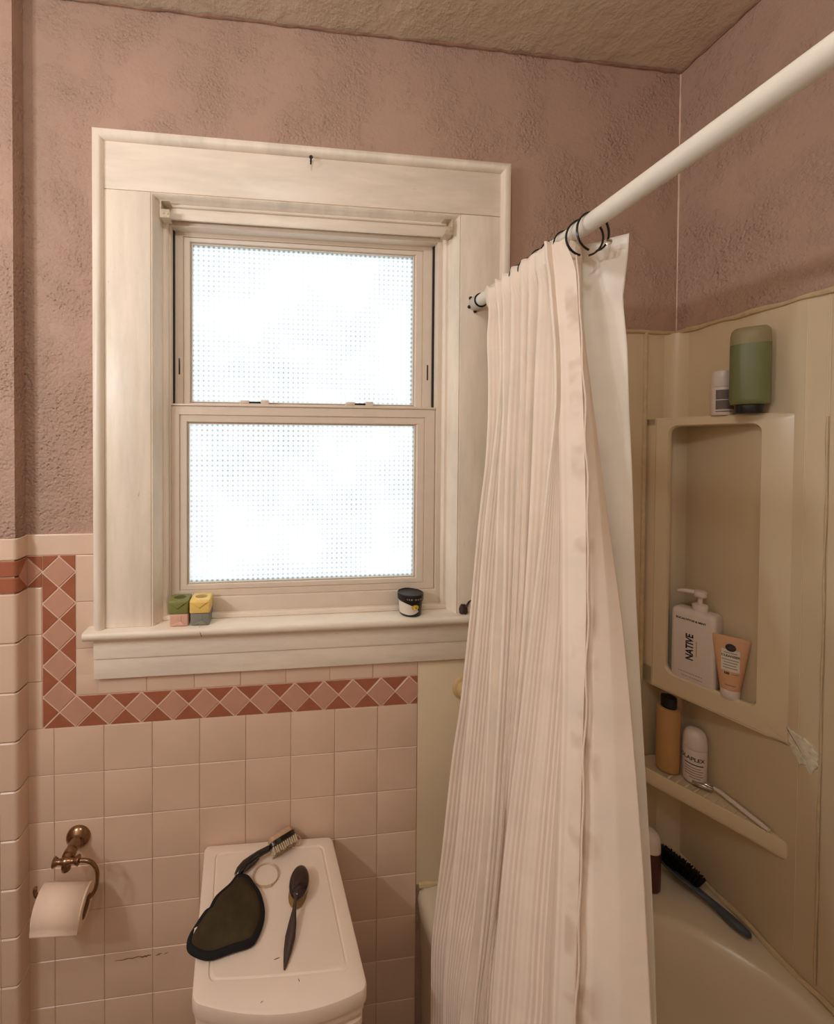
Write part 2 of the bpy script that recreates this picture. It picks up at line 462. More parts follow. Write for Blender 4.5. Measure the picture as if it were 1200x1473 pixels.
# --- tiles on the chase: front face, rounded outer corner, side face
mb = MB()
mb.box(XL, CHX + .0, CHY - .0035, CHY, 0, CAPZ - .002, mi=1)
R_ = .010
def chase_tile(x0, x1, z0, z1, mi=0):
    tile(mb, x0, x1, z0, z1, CHY, mi=mi)
def chase_corner(z0, z1, mi=0):
    """bullnose tile that turns the outer corner and runs back to the wall"""
    g = .0009; b = .0022
    prof = [(CHX - .03, CHY)]
    def path(o):
        pts = [(CHX - .03, CHY - o)]
        for i in range(7):
            a = -PI / 2 + (PI / 2) * i / 6
            pts.append((CHX + (o - R_ if o > R_ else 0) * 0 + o - R_ + R_ * math.cos(a), CHY - o + R_ + R_ * math.sin(a)))
        pts.append((CHX + o, -.005)); return pts
    rings = []
    for zz, o in ((z0 + g, TT - b), (z0 + g + b, TT), (z1 - g - b, TT), (z1 - g, TT - b)):
        rings.append([(x, y, zz) for x, y in path(o)])
    mb.loft(rings, mi, closed=False, cap0=False, cap1=False)
zrows = [(max(BZ + r * P, .004), BZ + (r + 1) * P, 0) for r in range(-9, 3)] + [(1.386, CAPZ, 0), (1.314, 1.350, 2), (1.350, 1.386, 2)]
for z0, z1, mi in zrows:
    chase_corner(z0, z1, mi)
    xs = [CHX - .03 - i * P for i in range(0, 9)]
    if mi == 0 and z1 - z0 < .06: xs = [CHX - .03 - i * .152 for i in range(0, 5)]
    for a, b in zip(xs[1:], xs): chase_tile(a, b, z0, z1, mi)
# folded half diamond on the side face of the chase
def side_poly(pts, mi): mb.prism(pts, (CHX + TT - .0006, 0, 0), (0, 1, 0), (0, 0, 1), (1, 0, 0), .0010, mi)
side_poly([(-.0072, 1.3165), (-.0072, 1.3835), (-.0385, 1.350)], 3)
mb.build('chase_tile', [M['tile'], M['grout'], M['rust'], M['rose']], wall_left, 25)

# ------------------------------------------------------------------ window
win = struct(empty('window_1', (.478, 0, 1.22))); win['label'] = 'double hung window with grid glass in a wide painted wooden casing'
CX0, CX1, CT = -.0108, .968, 2.336               # outer casing
IX0, IX1, IT = .110, .846, 2.211                 # inner edges of the flat boards
SZ = 1.221                                       # stool top
def bx(name, mat, *a, bev=.002, parent=win, seg=2):
    m = MB(); m.box(*a, bev=bev, seg=seg); return m.build(name, M[mat], parent)
bx('head_casing', 'wood_h', CX0 + .02, CX1 - .02, -.022, 0, IT, CT - .018, bev=.0015)
bx('side_casing', 'wood_v', CX0 + .02, IX0, -.0215, 0, SZ, IT - .0006, bev=.0022)
bx('side_casing', 'wood_v', IX1, CX1 - .02, -.0215, 0, SZ, IT - .0006, bev=.0022)
# back band: moulded strip around the outside, mitred
m = MB()
prof = [(0, 0), (0, .032), (.006, .036), (.013, .035), (.018, .030), (.0205, .024), (.0205, 0)]   # across, out
def bb(o): return [(CX0 + o, SZ), (CX0 + o, CT - o), (CX1 - o, CT - o), (CX1 - o, SZ)]
rings = []
for i in range(4):
    rings.append([(bb(a)[i][0], -h, bb(a)[i][1]) for a, h in prof])
m.loft(rings, 0); m.build('back_band', M['wood_v'], win, 50)
# inner bead and jambs
m = MB()
def inner(o): return [(IX0 + o, SZ), (IX0 + o, IT - o), (IX1 - o, IT - o), (IX1 - o, SZ)]
prof = [(0, -.018), (.003, -.0205), (.006, -.018), (.008, -.010), (.012, -.006), (.014, .002), (.018, .006), (.0195, .060), (-.018, .060), (-.018, -.010)]
m.loft([[(inner(a)[i][0], h, inner(a)[i][1]) for a, h in prof] for i in range(4)], 0)
m.build('jamb', M['wood_v'], win, 50)
m = MB()
def stp(o): return [(.1265 + o, SZ), (.1265 + o, IT - .0165 - o), (.8295 - o, IT - .0165 - o), (.8295 - o, SZ)]
prof = [(0, .012), (.009, .010), (.0125, .013), (.0125, .024), (0, .024)]
m.loft([[(stp(a)[i][0], h, stp(a)[i][1]) for a, h in prof] for i in range(4)], 0)
m.build('inner_stop', M['wood_v'], win, 50)
# flat head slat between the brackets
m = MB()
m.box(.1395, .8165, .006, .012, 2.166, 2.196, bev=.002)
m.tube([(.1395, .004, 2.196), (.8165, .004, 2.196)], .0042, 10)
m.build('head_slat', M['wood_h'], win)
bx('vinyl_frame', 'vinyl', .138, .8180, .024, .1, 2.160, 2.195, bev=.001)
bx('vinyl_frame', 'vinyl', .1385, .1435, .022, .1, SZ, 2.160, bev=.001)
bx('vinyl_frame', 'vinyl', .8050, .8180, .022, .1, SZ, 2.160, bev=.001)
bx('track_shade_strip', 'gap_shade', .1435, .1462, .045, .09, 1.272, 2.160, bev=0)  # solid strips, coloured dark for the shade inside the sash tracks
bx('track_shade_strip', 'gap_shade', .8020, .8050, .045, .09, 1.272, 2.160, bev=0)
# sashes
def sash(name, x0, x1, z0, z1, gx0, gx1, gz0, gz1, y, hgt):
    m = MB()
    o = [(x0, z0), (x1, z0), (x1, z1), (x0, z1)]; g = [(gx0, gz0), (gx1, gz0), (gx1, gz1), (gx0, gz1)]
    def lerp(t): return [(a[0] + (b[0] - a[0]) * t, a[1] + (b[1] - a[1]) * t) for a, b in zip(o, g)]
    prof = [(0, y + .028), (0, y + .001), (.04, y), (.50, y), (.53, y + .004), (.56, y + .004), (.58, y + .0015), (.90, y + .003), (1.0, y + .012), (1.0, y + .028)]
    rings = [[(p[0], yy, p[1]) for p in lerp(t)] for t, yy in prof]
    m.loft(rings + [rings[0]], 0, True, False, False)
    s = m.build(name, M['vinyl'], win, 25)
    m = MB(); m.box(gx0 - .003, gx1 + .003, y + .0145, y + .0185, gz0 - .003, gz1 + .003)
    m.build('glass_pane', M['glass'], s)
    m = MB()       # glazing bead, a pale rebate around the glass
    q = [(gx0, gz0), (gx1, gz0), (gx1, gz1), (gx0, gz1)]
    pr = [(0, y + .0145), (0, y + .008), (.0018, y + .008), (.0018, y + .0145)]
    def off(k): return [(gx0 + k, gz0 + k), (gx1 - k, gz0 + k), (gx1 - k, gz1 - k), (gx0 + k, gz1 - k)]
    rg = [[(p[0], yy, p[1]) for p in off(k)] for k, yy in pr]
    m.loft(rg + [rg[0]], 0, True, False, False)
    m.build('glazing_bead', M['label_white'], s)
    return s
up = sash('upper_sash', .1462, .8020, 1.715, 2.163, .1845, .7545, 1.7455, 2.138, .052, 0)
lo = sash('lower_sash', .1405, .8035, 1.268, 1.7335, .1815, .7530, 1.2985, 1.6915, .030, 0)
# meeting-rail lip and two sash locks on the lower sash
m = MB(); m.box(.1405, .8035, .026, .056, 1.7335, 1.7380, bev=.001); m.build('meeting_rail', M['vinyl'], lo)
for xc in (.340, .604):
    m = MB()
    m.box(xc - .036, xc + .036, .030, .050, 1.7380, 1.7415, bev=.001)
    m.box(xc - .034, xc - .012, .028, .048, 1.7405, 1.7490, bev=.0022)
    m.box(xc + .016, xc + .036, .030, .048, 1.7405, 1.7510, bev=.0022)
    m.box(xc - .013, xc + .018, .032, .046, 1.7405, 1.7465, bev=.001, mi=1)
    m.build('sash_lock', [M['vinyl'], M['black']], lo)
for xc in (.1570, .7900):   # moulded tilt-latch slots on the upper stiles
    m = MB(); m.box(xc - .002, xc + .002, .0512, .053, 1.812, 1.852, bev=.0006)
    m.build('tilt_latch', M['greybrown'], up)
bx('vinyl_sill', 'vinyl', .1270, .8300, .0225, .1, SZ, 1.2676, bev=.002)
bx('parting_strip', 'wood_h', .1270, .8300, .008, .024, SZ, 1.2330, bev=.003)
# stool (sill board) with a rounded nose, and the apron below it
m = MB()
prof = [(.03, SZ - .021), (-.036, SZ - .021), (-.041, SZ - .019), (-.0455, SZ - .013), (-.0465, SZ - .008), (-.045, SZ - .003), (-.041, SZ), (.03, SZ)]
xs = [-.0330, -.0305, -.010, .16, .34, .52, .70, .88, .9875, .990]
rings = []
for i, x in enumerate(xs):
    k = .35 if i in (0, len(xs) - 1) else 1.0
    rings.append([(x, -.0275 + (y + .0275) * (1 if y > -.03 else k), SZ - .0105 + (z - SZ + .0105) * (k * .7 + .3)) for y, z in prof])
m.loft(rings, 0); m.build('window_sill', M['wood_h'], win, 40)
m = MB(); m.box(CX0 - .004, CX1 + .0, -.0035, 0, 1.10, SZ - .02); 
m.box(CX0 - .006, CX1 + .004, -.019, 0, 1.1035, SZ - .020, bev=.002)
m.box(CX0 - .006, CX1 + .004, -.023, 0, 1.150, SZ - .020, bev=.004)
m.build('apron', M['wood_h'], win)
# a hairline split through the sill nose
m = MB(); m.tube([(.221, -.034, SZ + .0002), (.2225, -.0445, SZ - .004), (.2245, -.0468, SZ - .010), (.2265, -.0420, SZ - .0195)], .0007, 6)
m.build('sill_crack', M['tilestain'], win)

# ------------------------------------------------------------------ bracket, hook
def bracket(x, z, flip, label):
    m = MB(); t = .0016; w = .020 * flip
    x0, x1 = sorted((x, x + w))
    m.box(x - t, x + t, -.021, .006, z - .019, z + .020, bev=.0004)          # side plate
    m.box(x0, x1, -.021, .006, z + .0185, z + .020, bev=.0004)               # top plate
    m.box(x0, x1, -.021, .006, z - .0190, z - .0175, bev=.0004)               # bottom plate
    m.box(x0, x1, -.0215, -.020, z - .0185, z + .000, bev=.0004)              # half front plate
    o = m.build('blind_bracket', M['bracket'])
    m = MB(); m.lathe([(.0022, 0), (.0022, .0008), (.001, .0014)], 12, 0, frame((x + w * .35, -.0215, z - .010), (1, 0, 0), (0, 0, 1)))
    m.lathe([(.0022, 0), (.0022, .0008), (.001, .0014)], 12, 0, frame((x + w * .8, -.0215, z - .010), (1, 0, 0), (0, 0, 1)))
    m.build('screw', M['bracket'], o)
    return tag(o, label, 'bracket', 'old blind brackets')
bracket(.1315, 2.174, 1, 'small painted blind bracket in the upper left corner of the window')
bracket(.8235, 2.178, -1, 'small painted blind bracket in the upper right corner of the window')
m = MB(); m.tube([(.4725, -.018, 2.3085), (.4725, -.034, 2.307), (.4726, -.040, 2.302), (.4722, -.041, 2.294), (.4716, -.037, 2.291)], .0018, 8)
m.lathe([(.004, 0), (.0046, .002), (.003, .004)], 12, 0, frame((.4725, -.0345, 2.308), (1, 0, 0), (0, 0, 1)))
tag(m.build('wall_hook', M['blackmetal']), 'small black screw hook in the head board above the window', 'hook')

# ------------------------------------------------------------------ bathtub
XO = .7547
tub = tag(empty('bathtub', (1.10, -.76, 0)), 'beige bathtub under the window wall, mostly hidden by the curtain', 'bathtub')
def rim_z(x): return .522 + .034 * min(1, max(0, (x - .80) / .5))
m = MB(); K = 12
def ring(x0, x1, y0, y1, r, zf):
    return [(x, y, zf(x) if callable(zf) else zf) for x, y in rrect(x0, x1, y0, y1, r, K)]
YB, YT = -1.545, -.003
outer = [ring(XO + .012, XR - .003, YB, YT, .004, .0), ring(XO + .012, XR - .003, YB, YT, .004, .30),
         ring(XO + .004, XR - .003, YB, YT, .005, .46), ring(XO, XR - .003, YB, YT, .006, lambda x: rim_z(x) - .030),
         ring(XO + .003, XR - .003, YB, YT, .008, lambda x: rim_z(x) - .012), ring(XO + .014, XR - .004, YB, YT - .002, .012, lambda x: rim_z(x) - .001),
         ring(XO + .024, XR - .006, YB + .006, YT - .004, .02, rim_z)]
inn = [ring(.828, 1.440, -1.43, -.125, .27, rim_z), ring(.838, 1.432, -1.42, -.137, .26, lambda x: rim_z(x) - .004),
       ring(.848, 1.424, -1.41, -.150, .25, lambda x: rim_z(x) - .018), ring(.862, 1.408, -1.38, -.175, .24, .46),
       ring(.885, 1.375, -1.33, -.225, .22, .28), ring(.905, 1.345, -1.28, -.27, .19, .165), ring(.95, 1.30, -1.2, -.33, .15, .135)]
m.loft(outer + inn, 0, True, True, True)
m.build('tub_shell', M['tub'], tub, 40)
m = MB()
pts = [(XR - .0085, -.015 - i * .04, .560 + .004 * math.sin(i * 1.7)) for i in range(38)]
m.tube(pts, [.0062 + .0012 * math.sin(i * 2.3) for i in range(38)], 8)
pts = [(.757 + i * .02, -.006, rim_z(.757 + i * .02) + .003 + .002 * math.sin(i * 2.9)) for i in range(36)]
m.tube(pts, [.0065 + .0018 * math.sin(i * 2.1) for i in range(36)], 8)
m.build('caulk_bead', M['beige_rib'], tub)

# ------------------------------------------------------------------ shower surround
sur = tag(empty('shower_surround', (1.46, -.005, .56)), 'beige fiberglass shower wall panels with a moulded corner shelf column', 'shower wall')
ST = 1.942
m = MB(); m.box(.7505, XR, -.0045, 0, .525, 1.0970, bev=.001); m.box(.975, XR, -.0045, 0, 1.0970, ST, bev=.001); m.build('back_panel', M['beige'], sur)
m = MB(); m.box(XR - .004, XR, YF, -.0, .56, ST, bev=.001)
for y0 in (-.283, -.3165):
    m.box(XR - .0055, XR - .003, y0 - .0012, y0 + .0012, .6, ST - .004, bev=.0008)
m.box(XR - .0075, XR - .003, YF, -.322, .58, ST - .006, bev=.003)
m.build('side_panel', M['beige'], sur)
m = MB(); m.tube([(XR - .006, -.3190 + .0008 * math.sin(i * 1.1), .575 + i * .045) for i in range(26)], [.0020 + .0009 * math.sin(i * 1.9) for i in range(26)], 8)
m.build('panel_caulk', M['beige_rib'], sur)
# coved inner corner
m = MB(); rr = .035; ring0 = []
for zz in (.55, ST):
    rg = [(XR - .004, -.0045, zz)]
    for i in range(9):
        a = PI / 2 * i / 8
        rg.append((XR - .004 - rr + rr * math.sin(a) , -.0045 - rr + rr * math.cos(a), zz))
    ring0.append(rg)
m.loft(ring0, 0); m.build('corner_cove', M['beige'], sur)
m = MB()
pts = [(.975 + i * (XR - .979) / 14, -.005, ST + .002 + .001 * math.sin(i * 1.9)) for i in range(15)]
m.tube(pts, .0052, 8)
pts = [(XR - .005, -.004 - i * .03, ST + .002 + .0016 * math.sin(i * 2.2)) for i in range(52)]
m.tube(pts, [.0058 + .0016 * math.sin(i * 1.3) for i in range(52)], 8)
m.build('top_caulk', M['beige_rib'], sur)
m = MB(); m.tube([(1.369, -.0055, z) for z in (.56, .9, 1.3, 1.7, ST)], .0055, 10); m.build('seam_rib', M['beige_rib'], sur)
# corner shelf column: angled face plate with a tall niche
A = Vector((1.374, -.032, 0)); T = Vector((.34665, -.93799, 0)); N = Vector((-.93799, -.34665, 0)); Z = Vector((0, 0, 1))
L = .2452
def W(s_, z, d=0.0): return A + T * s_ + Z * z - N * d
m = MB()
n0, n1, z0, z1 = .0285, .2000, 1.062, 1.6935
F0, F1 = 1.016, 1.7135
k = 8
outer = rrect(-.001, .262, F0, F1, .0045, k)
hole = rrect(n0, n1, z0, z1, .020, k)
hole_b = rrect(n0 + .003, n1 - .001, z0 + .004, z1 - .003, .020, k)
outer2 = rrect(-.001, .272, F0 - .002, F1 - .0005, .0045, k)
rings = [[tuple(W(s_, z, .030 if s_ < .1 else .008)) for s_, z in outer2],
         [tuple(W(s_, z, .004)) for s_, z in outer],
         [tuple(W(s_ + (.004 if s_ < .1 else -.012), z + (.004 if z < 1.3 else -.004))) for s_, z in outer],
         [tuple(W(s_, z)) for s_, z in hole], [tuple(W(s_, z, .006)) for s_, z in hole_b],
         [tuple(W(s_, z, .012)) for s_, z in hole_b]]
m.loft(rings, 0, True, False, False)
m.build('niche_frame', M['beige'], sur, 30)
# body of the column behind the plate: top deck, floor, left return (all solid pieces)
def deck(za, zb, name, slope=0.0):
    pl = [(W(-.001, 0, .002)), (W(.262, 0, .002)), Vector((XR - .002, -.270, 0)), Vector((XR - .002, -.004, 0)), Vector((1.378, -.004, 0))]
    mm = MB(); mm.loft([[(p.x, p.y, za) for p in pl], [(p.x, p.y, zb) for p in pl]], 0); return mm.build(name, M['beige'], sur)
deck(1.6960, F1 - .001, 'top_shelf'); deck(F0 - .001, 1.0610, 'niche_floor')
m = MB()
pl = [W(-.001, 0, .002), W(.022, 0, .003), W(.022, 0, .012) , Vector((1.392, -.004, 0)), Vector((1.378, -.004, 0))]
m.loft([[(p.x, p.y, F0) for p in pl], [(p.x, p.y, F1 - .002) for p in pl]], 0)
pl = [W(.203, 0, .003), W(.262, 0, .003), Vector((XR - .002, -.276, 0)), Vector((XR - .003, -.226, 0))]
m.loft([[(p.x, p.y, F0) for p in pl], [(p.x, p.y, F1 - .002) for p in pl]], 0)
m.build('column_side', M['beige'], sur)
# small screw boss on the niche wall
m = MB(); m.lathe([(.007, 0), (.0075, .002), (.005, .003), (.004, .0015)], 16, 0, frame((1.418, -.0062, 1.652), (1, 0, 0), (0, 0, 1)))
m.build('screw_cap', M['beige'], sur)
# lower shelf, spanning the corner at the same angle
m = MB()
sf = [(1.342, -.008), (1.345, -.046), (1.352, -.060), (1.372, -.096), (1.394, -.136), (1.416, -.178), (1.437, -.219), (1.449, -.243), (1.456, -.262), (1.461, -.270), (XR - .002, -.255), (XR - .002, -.006)]
def sr(ins, z): 
    c = Vector((1.43, -.09)); return [(c.x + (x - c.x) * (1 - ins), c.y + (y - c.y) * (1 - ins), z) for x, y in sf]
m.loft([sr(.07, .770), sr(.02, .773), sr(0, .780), sr(0, .802), sr(.015, .8085), sr(.05, .8095), sr(.10, .8065)], 0)
for i in range(9):
    c = Vector((1.376, -.083)).lerp(Vector((1.438, -.205)), i / 8)
    mt = frame((c.x + .010, c.y + .004, .8066), (-N.x * -1, -N.y * -1, 0), (T.x, T.y, 0))
    m.box(-.012, .012, -.0022, .0022, 0, .0022, bev=.0008, mat=mt)
m.build('soap_shelf', M['beige'], sur, 40)
# rough white patch where the corner of the frame was scraped
m = MB()
base = [(-.264, 1.055), (-.283, 1.050), (-.302, 1.046), (-.317, 1.030), (-.314, 1.006), (-.305, .985), (-.296, 1.000), (-.286, .992), (-.277, 1.008), (-.268, 1.028)]
pp = []
for i in range(len(base)):
    a, b = Vector(base[i]), Vector(base[(i + 1) % len(base)])
    for j in range(4):
        q = a.lerp(b, j / 4); pp.append((q.x + random.uniform(-.0025, .0025), q.y + random.uniform(-.003, .003)))
m.prism(pp, (XR - .004, 0, 0), (0, 1, 0), (0, 0, 1), (-1, 0, 0), .0035, 0, .0012)
m.build('scraped_patch', M['scuff'], sur)
# round beige knob low on the back panel
m = MB(); mt = frame((.8720, -.0045, 1.023), (1, 0, 0), (0, 0, 1))
m.lathe([(.030, 0), (.030, .003), (.027, .006), (.022, .007), (.021, .016), (.017, .021), (.008, .023)], 32, 0, mt)
m.build('knob', M['knobbeige'], sur)['label'] = 'round beige knob'

# ------------------------------------------------------------------ shower rod, rings
RX, RZ = .885, 1.992
rod = tag(empty('shower_rod', (RX, -.022, RZ)), 'white shower curtain rod running from the window casing over the tub', 'shower rod')
m = MB(); m.tube([(RX, -.040, RZ), (RX, -.5, RZ), (RX, -1.0, RZ), (RX, YF + .004, RZ)], .0140, 28); m.build('pole', M['rod'], rod)
m = MB(); m.lathe([(.0185, 0), (.0185, .004), (.0165, .007), (.0165, .026), (.0158, .028)], 28, 0, frame((RX, -.0218, RZ), (1, 0, 0), (0, 0, 1))); m.build('end_cup', M['rodend'], rod)
m = MB(); m.lathe([(.0170, 0), (.0174, .0005), (.0174, .0018), (.0170, .0023)], 28, 0, frame((RX, -.0475, RZ), (1, 0, 0), (0, 0, 1))); m.build('dark_band', M['black'], rod)
m = MB()
for a in (2.4, 3.6, 4.6): m.lathe([(.0045, 0), (.004, .003), (.002, .004)], 10, 0, frame((RX + .019 * math.cos(a), -.0222, RZ + .019 * math.sin(a)), (1, 0, 0), (0, 0, 1)))
m.build('rubber_pad', M['black'], rod)
def ring_mb(r, th, gap=0.0):
    m = MB(); n = 40
    m.tube([(r * math.cos(-PI / 2 + .25 + (2 * PI - .5) * i / n), 0, r * math.sin(-PI / 2 + .25 + (2 * PI - .5) * i / n)) for i in range(n + 1)], th, 8); return m
RINGS = [(-.402, .0300, .10, 'nearest black ring, around the rod at the end of the curtain'),
         (-.384, .0300, -.12, 'second black ring back, just behind the nearest one'),
         (-.345, .0240, .05, 'third black ring back, over the broad front fold of the curtain'),
         (-.312, .0240, -.08, 'fourth black ring back, above the bunched pleats'),
         (-.277, .0240, .10, 'fifth black ring back, above the bunched pleats'),
         (-.242, .0240, -.05, 'sixth black ring back, above the bunched pleats'),
         (-.208, .0240, .08, 'seventh black ring back, above the bunched pleats')]
first = None
for y, r, tw, lab in RINGS:
    if first is None:
        first = ring_mb(.0300, .0017).build('curtain_ring', M['blackmetal']); o = first
    else:
        o = first.copy(); COL.objects.link(o)
    s_ = r / .0300
    o.scale = (s_, s_, s_); o.location = (RX + (.004 if y < -.35 else .001), y, RZ + .0157 - r); o.rotation_euler = (.15 * tw, 0, tw)
    tag(o, 'black wire curtain ring, ' + lab.split(', ')[0].replace(' black ring', '') + ', ' + lab.split(', ', 1)[1], 'curtain ring', 'black curtain rings')

# ------------------------------------------------------------------ shower curtain
ZS = [2.0, 1.94, 1.88, 1.8, 1.7, 1.6, 1.5, 1.4, 1.3, 1.2, 1.1, 1.0, 0.9, 0.8, 0.7, 0.6]
CC = {
 'r0': [(0.8586, -0.134), (0.853, -0.1527), (0.847, -0.1512), (0.839, -0.1748), (0.829, -0.1956), (0.819, -0.2049), (0.809, -0.2006), (0.799, -0.2027), (0.789, -0.2062), (0.779, -0.2061), (0.769, -0.2053), (0.759, -0.1949), (0.749, -0.1938), (0.739, -0.1941), (0.729, -0.19), (0.719, -0.1895)],
 'r1': [(0.859, -0.1682), (0.853, -0.1844), (0.847, -0.2005), (0.839, -0.2223), (0.829, -0.2307), (0.819, -0.2293), (0.809, -0.2271), (0.799, -0.2292), (0.789, -0.2375), (0.779, -0.2396), (0.769, -0.241), (0.759, -0.2433), (0.749, -0.2455), (0.739, -0.2466), (0.729, -0.2479), (0.719, -0.2522)],
 'r2': [(0.859, -0.1951), (0.853, -0.2059), (0.847, -0.2167), (0.839, -0.2316), (0.829, -0.2511), (0.819, -0.2573), (0.809, -0.2684), (0.799, -0.2841), (0.789, -0.2906), (0.779, -0.3016), (0.769, -0.3124), (0.759, -0.323), (0.749, -0.3256), (0.739, -0.3273), (0.729, -0.3222), (0.7194, -0.3177)],
 'r3': [(0.861, -0.2244), (0.855, -0.2335), (0.849, -0.2437), (0.841, -0.2572), (0.831, -0.2658), (0.821, -0.2768), (0.811, -0.2907), (0.801, -0.3085), (0.791, -0.3211), (0.781, -0.3302), (0.771, -0.3382), (0.761, -0.3455), (0.751, -0.3494), (0.741, -0.3519), (0.731, -0.3513), (0.7232, -0.3521)],
 'r4': [(0.861, -0.2575), (0.855, -0.2669), (0.849, -0.2765), (0.841, -0.2894), (0.831, -0.3055), (0.821, -0.3182), (0.811, -0.3281), (0.801, -0.3382), (0.791, -0.3488), (0.781, -0.359), (0.771, -0.367), (0.761, -0.3739), (0.751, -0.3768), (0.741, -0.3752), (0.731, -0.3736), (0.7245, -0.3756)],
 'r5': [(0.865, -0.2773), (0.859, -0.285), (0.853, -0.2927), (0.845, -0.303), (0.835, -0.3144), (0.825, -0.3255), (0.815, -0.3387), (0.805, -0.3515), (0.795, -0.3579), (0.785, -0.3634), (0.775, -0.3685), (0.765, -0.3717), (0.755, -0.3746), (0.745, -0.3773), (0.735, -0.3799), (0.7288, -0.3821)],
 'r6': [(0.869, -0.3003), (0.863, -0.3086), (0.857, -0.3169), (0.849, -0.3226), (0.839, -0.3337), (0.829, -0.3456), (0.819, -0.3545), (0.809, -0.3622), (0.799, -0.3678), (0.789, -0.3698), (0.779, -0.3707), (0.769, -0.3695), (0.759, -0.3728), (0.749, -0.3779), (0.739, -0.383), (0.7329, -0.3845)],
 'r8': [(0.8542, -0.3395), (0.849, -0.3521), (0.843, -0.3672), (0.835, -0.3895), (0.825, -0.4073), (0.815, -0.4065), (0.805, -0.4068), (0.795, -0.4065), (0.785, -0.4047), (0.775, -0.4044), (0.765, -0.4017), (0.755, -0.4007), (0.745, -0.403), (0.735, -0.4081), (0.7267, -0.4134), (0.7207, -0.4145)],
 'r7': [(0.8627, -0.3346), (0.857, -0.3491), (0.851, -0.3648), (0.843, -0.3868), (0.833, -0.4045), (0.823, -0.4226), (0.813, -0.4406), (0.803, -0.4563), (0.793, -0.4732), (0.783, -0.4851), (0.773, -0.496), (0.763, -0.5061), (0.753, -0.5153), (0.7464, -0.522), (0.7404, -0.5282), (0.7344, -0.5344)],
 'r9': [(0.8782, -0.3741), (0.875, -0.3813), (0.869, -0.3948), (0.861, -0.4126), (0.851, -0.4333), (0.841, -0.4521), (0.831, -0.4683), (0.821, -0.4827), (0.811, -0.493), (0.801, -0.5033), (0.791, -0.5141), (0.781, -0.5237), (0.7712, -0.5329), (0.7652, -0.5389), (0.7592, -0.5448), (0.7532, -0.5508)],
 'edge': [(0.9043, -0.3596), (0.902, -0.3622), (0.899, -0.3657), (0.895, -0.3818), (0.89, -0.4065), (0.885, -0.4312), (0.88, -0.4565), (0.875, -0.4835), (0.87, -0.5039), (0.865, -0.522), (0.86, -0.5394), (0.855, -0.5534), (0.8507, -0.566), (0.8477, -0.5759), (0.8447, -0.5857), (0.8417, -0.5956)],
 'liner': [(0.955, -0.3993), (0.955, -0.3962), (0.955, -0.388), (0.955, -0.3982), (0.955, -0.4036), (0.955, -0.411), (0.955, -0.4166), (0.955, -0.422), (0.955, -0.4302), (0.955, -0.4384), (0.955, -0.4475), (0.955, -0.4562), (0.955, -0.4636), (0.955, -0.4687), (0.955, -0.4733), (0.955, -0.4778)],
}
def sample(key, z):
    c = CC[key]
    if z >= ZS[0]: return Vector(c[0])
    if z <= ZS[-1]: return Vector((min(c[-1][0], .736), c[-1][1]))
    for i in range(len(ZS) - 1):
        if ZS[i] >= z >= ZS[i + 1]:
            t = (ZS[i] - z) / (ZS[i] - ZS[i + 1]); return Vector(c[i]).lerp(Vector(c[i + 1]), t)
RID = ['r0', 'r1', 'r2', 'r3', 'r4', 'r5', 'r6', 'r8', 'r7', 'r9']
def smooth_sample(key, z):
    return (sample(key, z + .03) + sample(key, z) * 2 + sample(key, z - .03)) / 4
def section(z):
    """plan of the cloth at one height: ridge, valley, ridge ... end panel"""
    low = max(0.0, min(1.0, (.66 - z) / .10))
    p = []
    R = [smooth_sample(k, z) for k in RID]
    p.append(Vector((R[0].x + .024, R[0].y + .030)))
    for i, r in enumerate(R):
        if i < len(R) - 2:                          # each pleat has a narrow pressed edge
            p.append(r + Vector((.0022, .0048))); p.append(r + Vector((0, -.0035)))
        else: p.append(r)
        if i < len(R) - 2:
            q = R[i + 1]; gap = abs(q.y - r.y)
            dep = min(.044, .014 + (.60 + .3 * max(0, min(1, (z - 1.2) / .4))) * gap) * (1 - .5 * low)
            if RID[i] == 'r8': dep = min(.030, .004 + .5 * gap)
            v = (r + q) / 2; v.x = max(r.x, q.x) + dep
            p.append(v)
    e = smooth_sample('edge', z)
    r9 = R[-1]
    d = e - r9
    if d.length < .012:
        d = Vector((.012, -.004))
        e = r9 + d
    nrm = Vector((-d.y, d.x)).normalized()
    if nrm.y > 0: nrm = -nrm
    p.append(r9 + d * .10 - nrm * .010)
    p.append(r9 + d * .24 - nrm * .002)
    p.append(r9 + d * .60 + nrm * .002)
    p.append(e)
    if z > 1.925:                                   # gathered flat against the front of the rod
        k = min(1.0, (z - 1.925) / .035)
        for i, q in enumerate(p[:-4]):
            q.x = q.x + (min(q.x, .864) - q.x) * k
            if 1 <= i <= 24 and (i - 1) % 3 < 2: q.x -= .004 * k
    if z < .84:                                     # eased outwards so the hem hangs outside the tub rim
        k = min(1.0, (.84 - z) / .30); k = k * k * (3 - 2 * k)
        for q in p: q.x += (min(q.x, .741) - q.x) * k
    return p
def catmull(p, sub, ten=.5):
    out = []
    for i in range(len(p) - 1):
        a = p[i - 1] if i else p[0] * 2 - p[1]; b, c = p[i], p[i + 1]; d = p[i + 2] if i + 2 < len(p) else p[-1] * 2 - p[-2]
        for j in range(sub):
            t = j / sub; m1 = (c - a) * ten; m2 = (d - b) * ten
            lim = (c - b).length * 1.1
            if m1.length > lim: m1 = m1 * (lim / m1.length)
            if m2.length > lim: m2 = m2 * (lim / m2.length)
            out.append(b * (2 * t ** 3 - 3 * t * t + 1) + m1 * (t ** 3 - 2 * t * t + t) + c * (-2 * t ** 3 + 3 * t * t) + m2 * (t ** 3 - t * t))
    out.append(p[-1]); return out
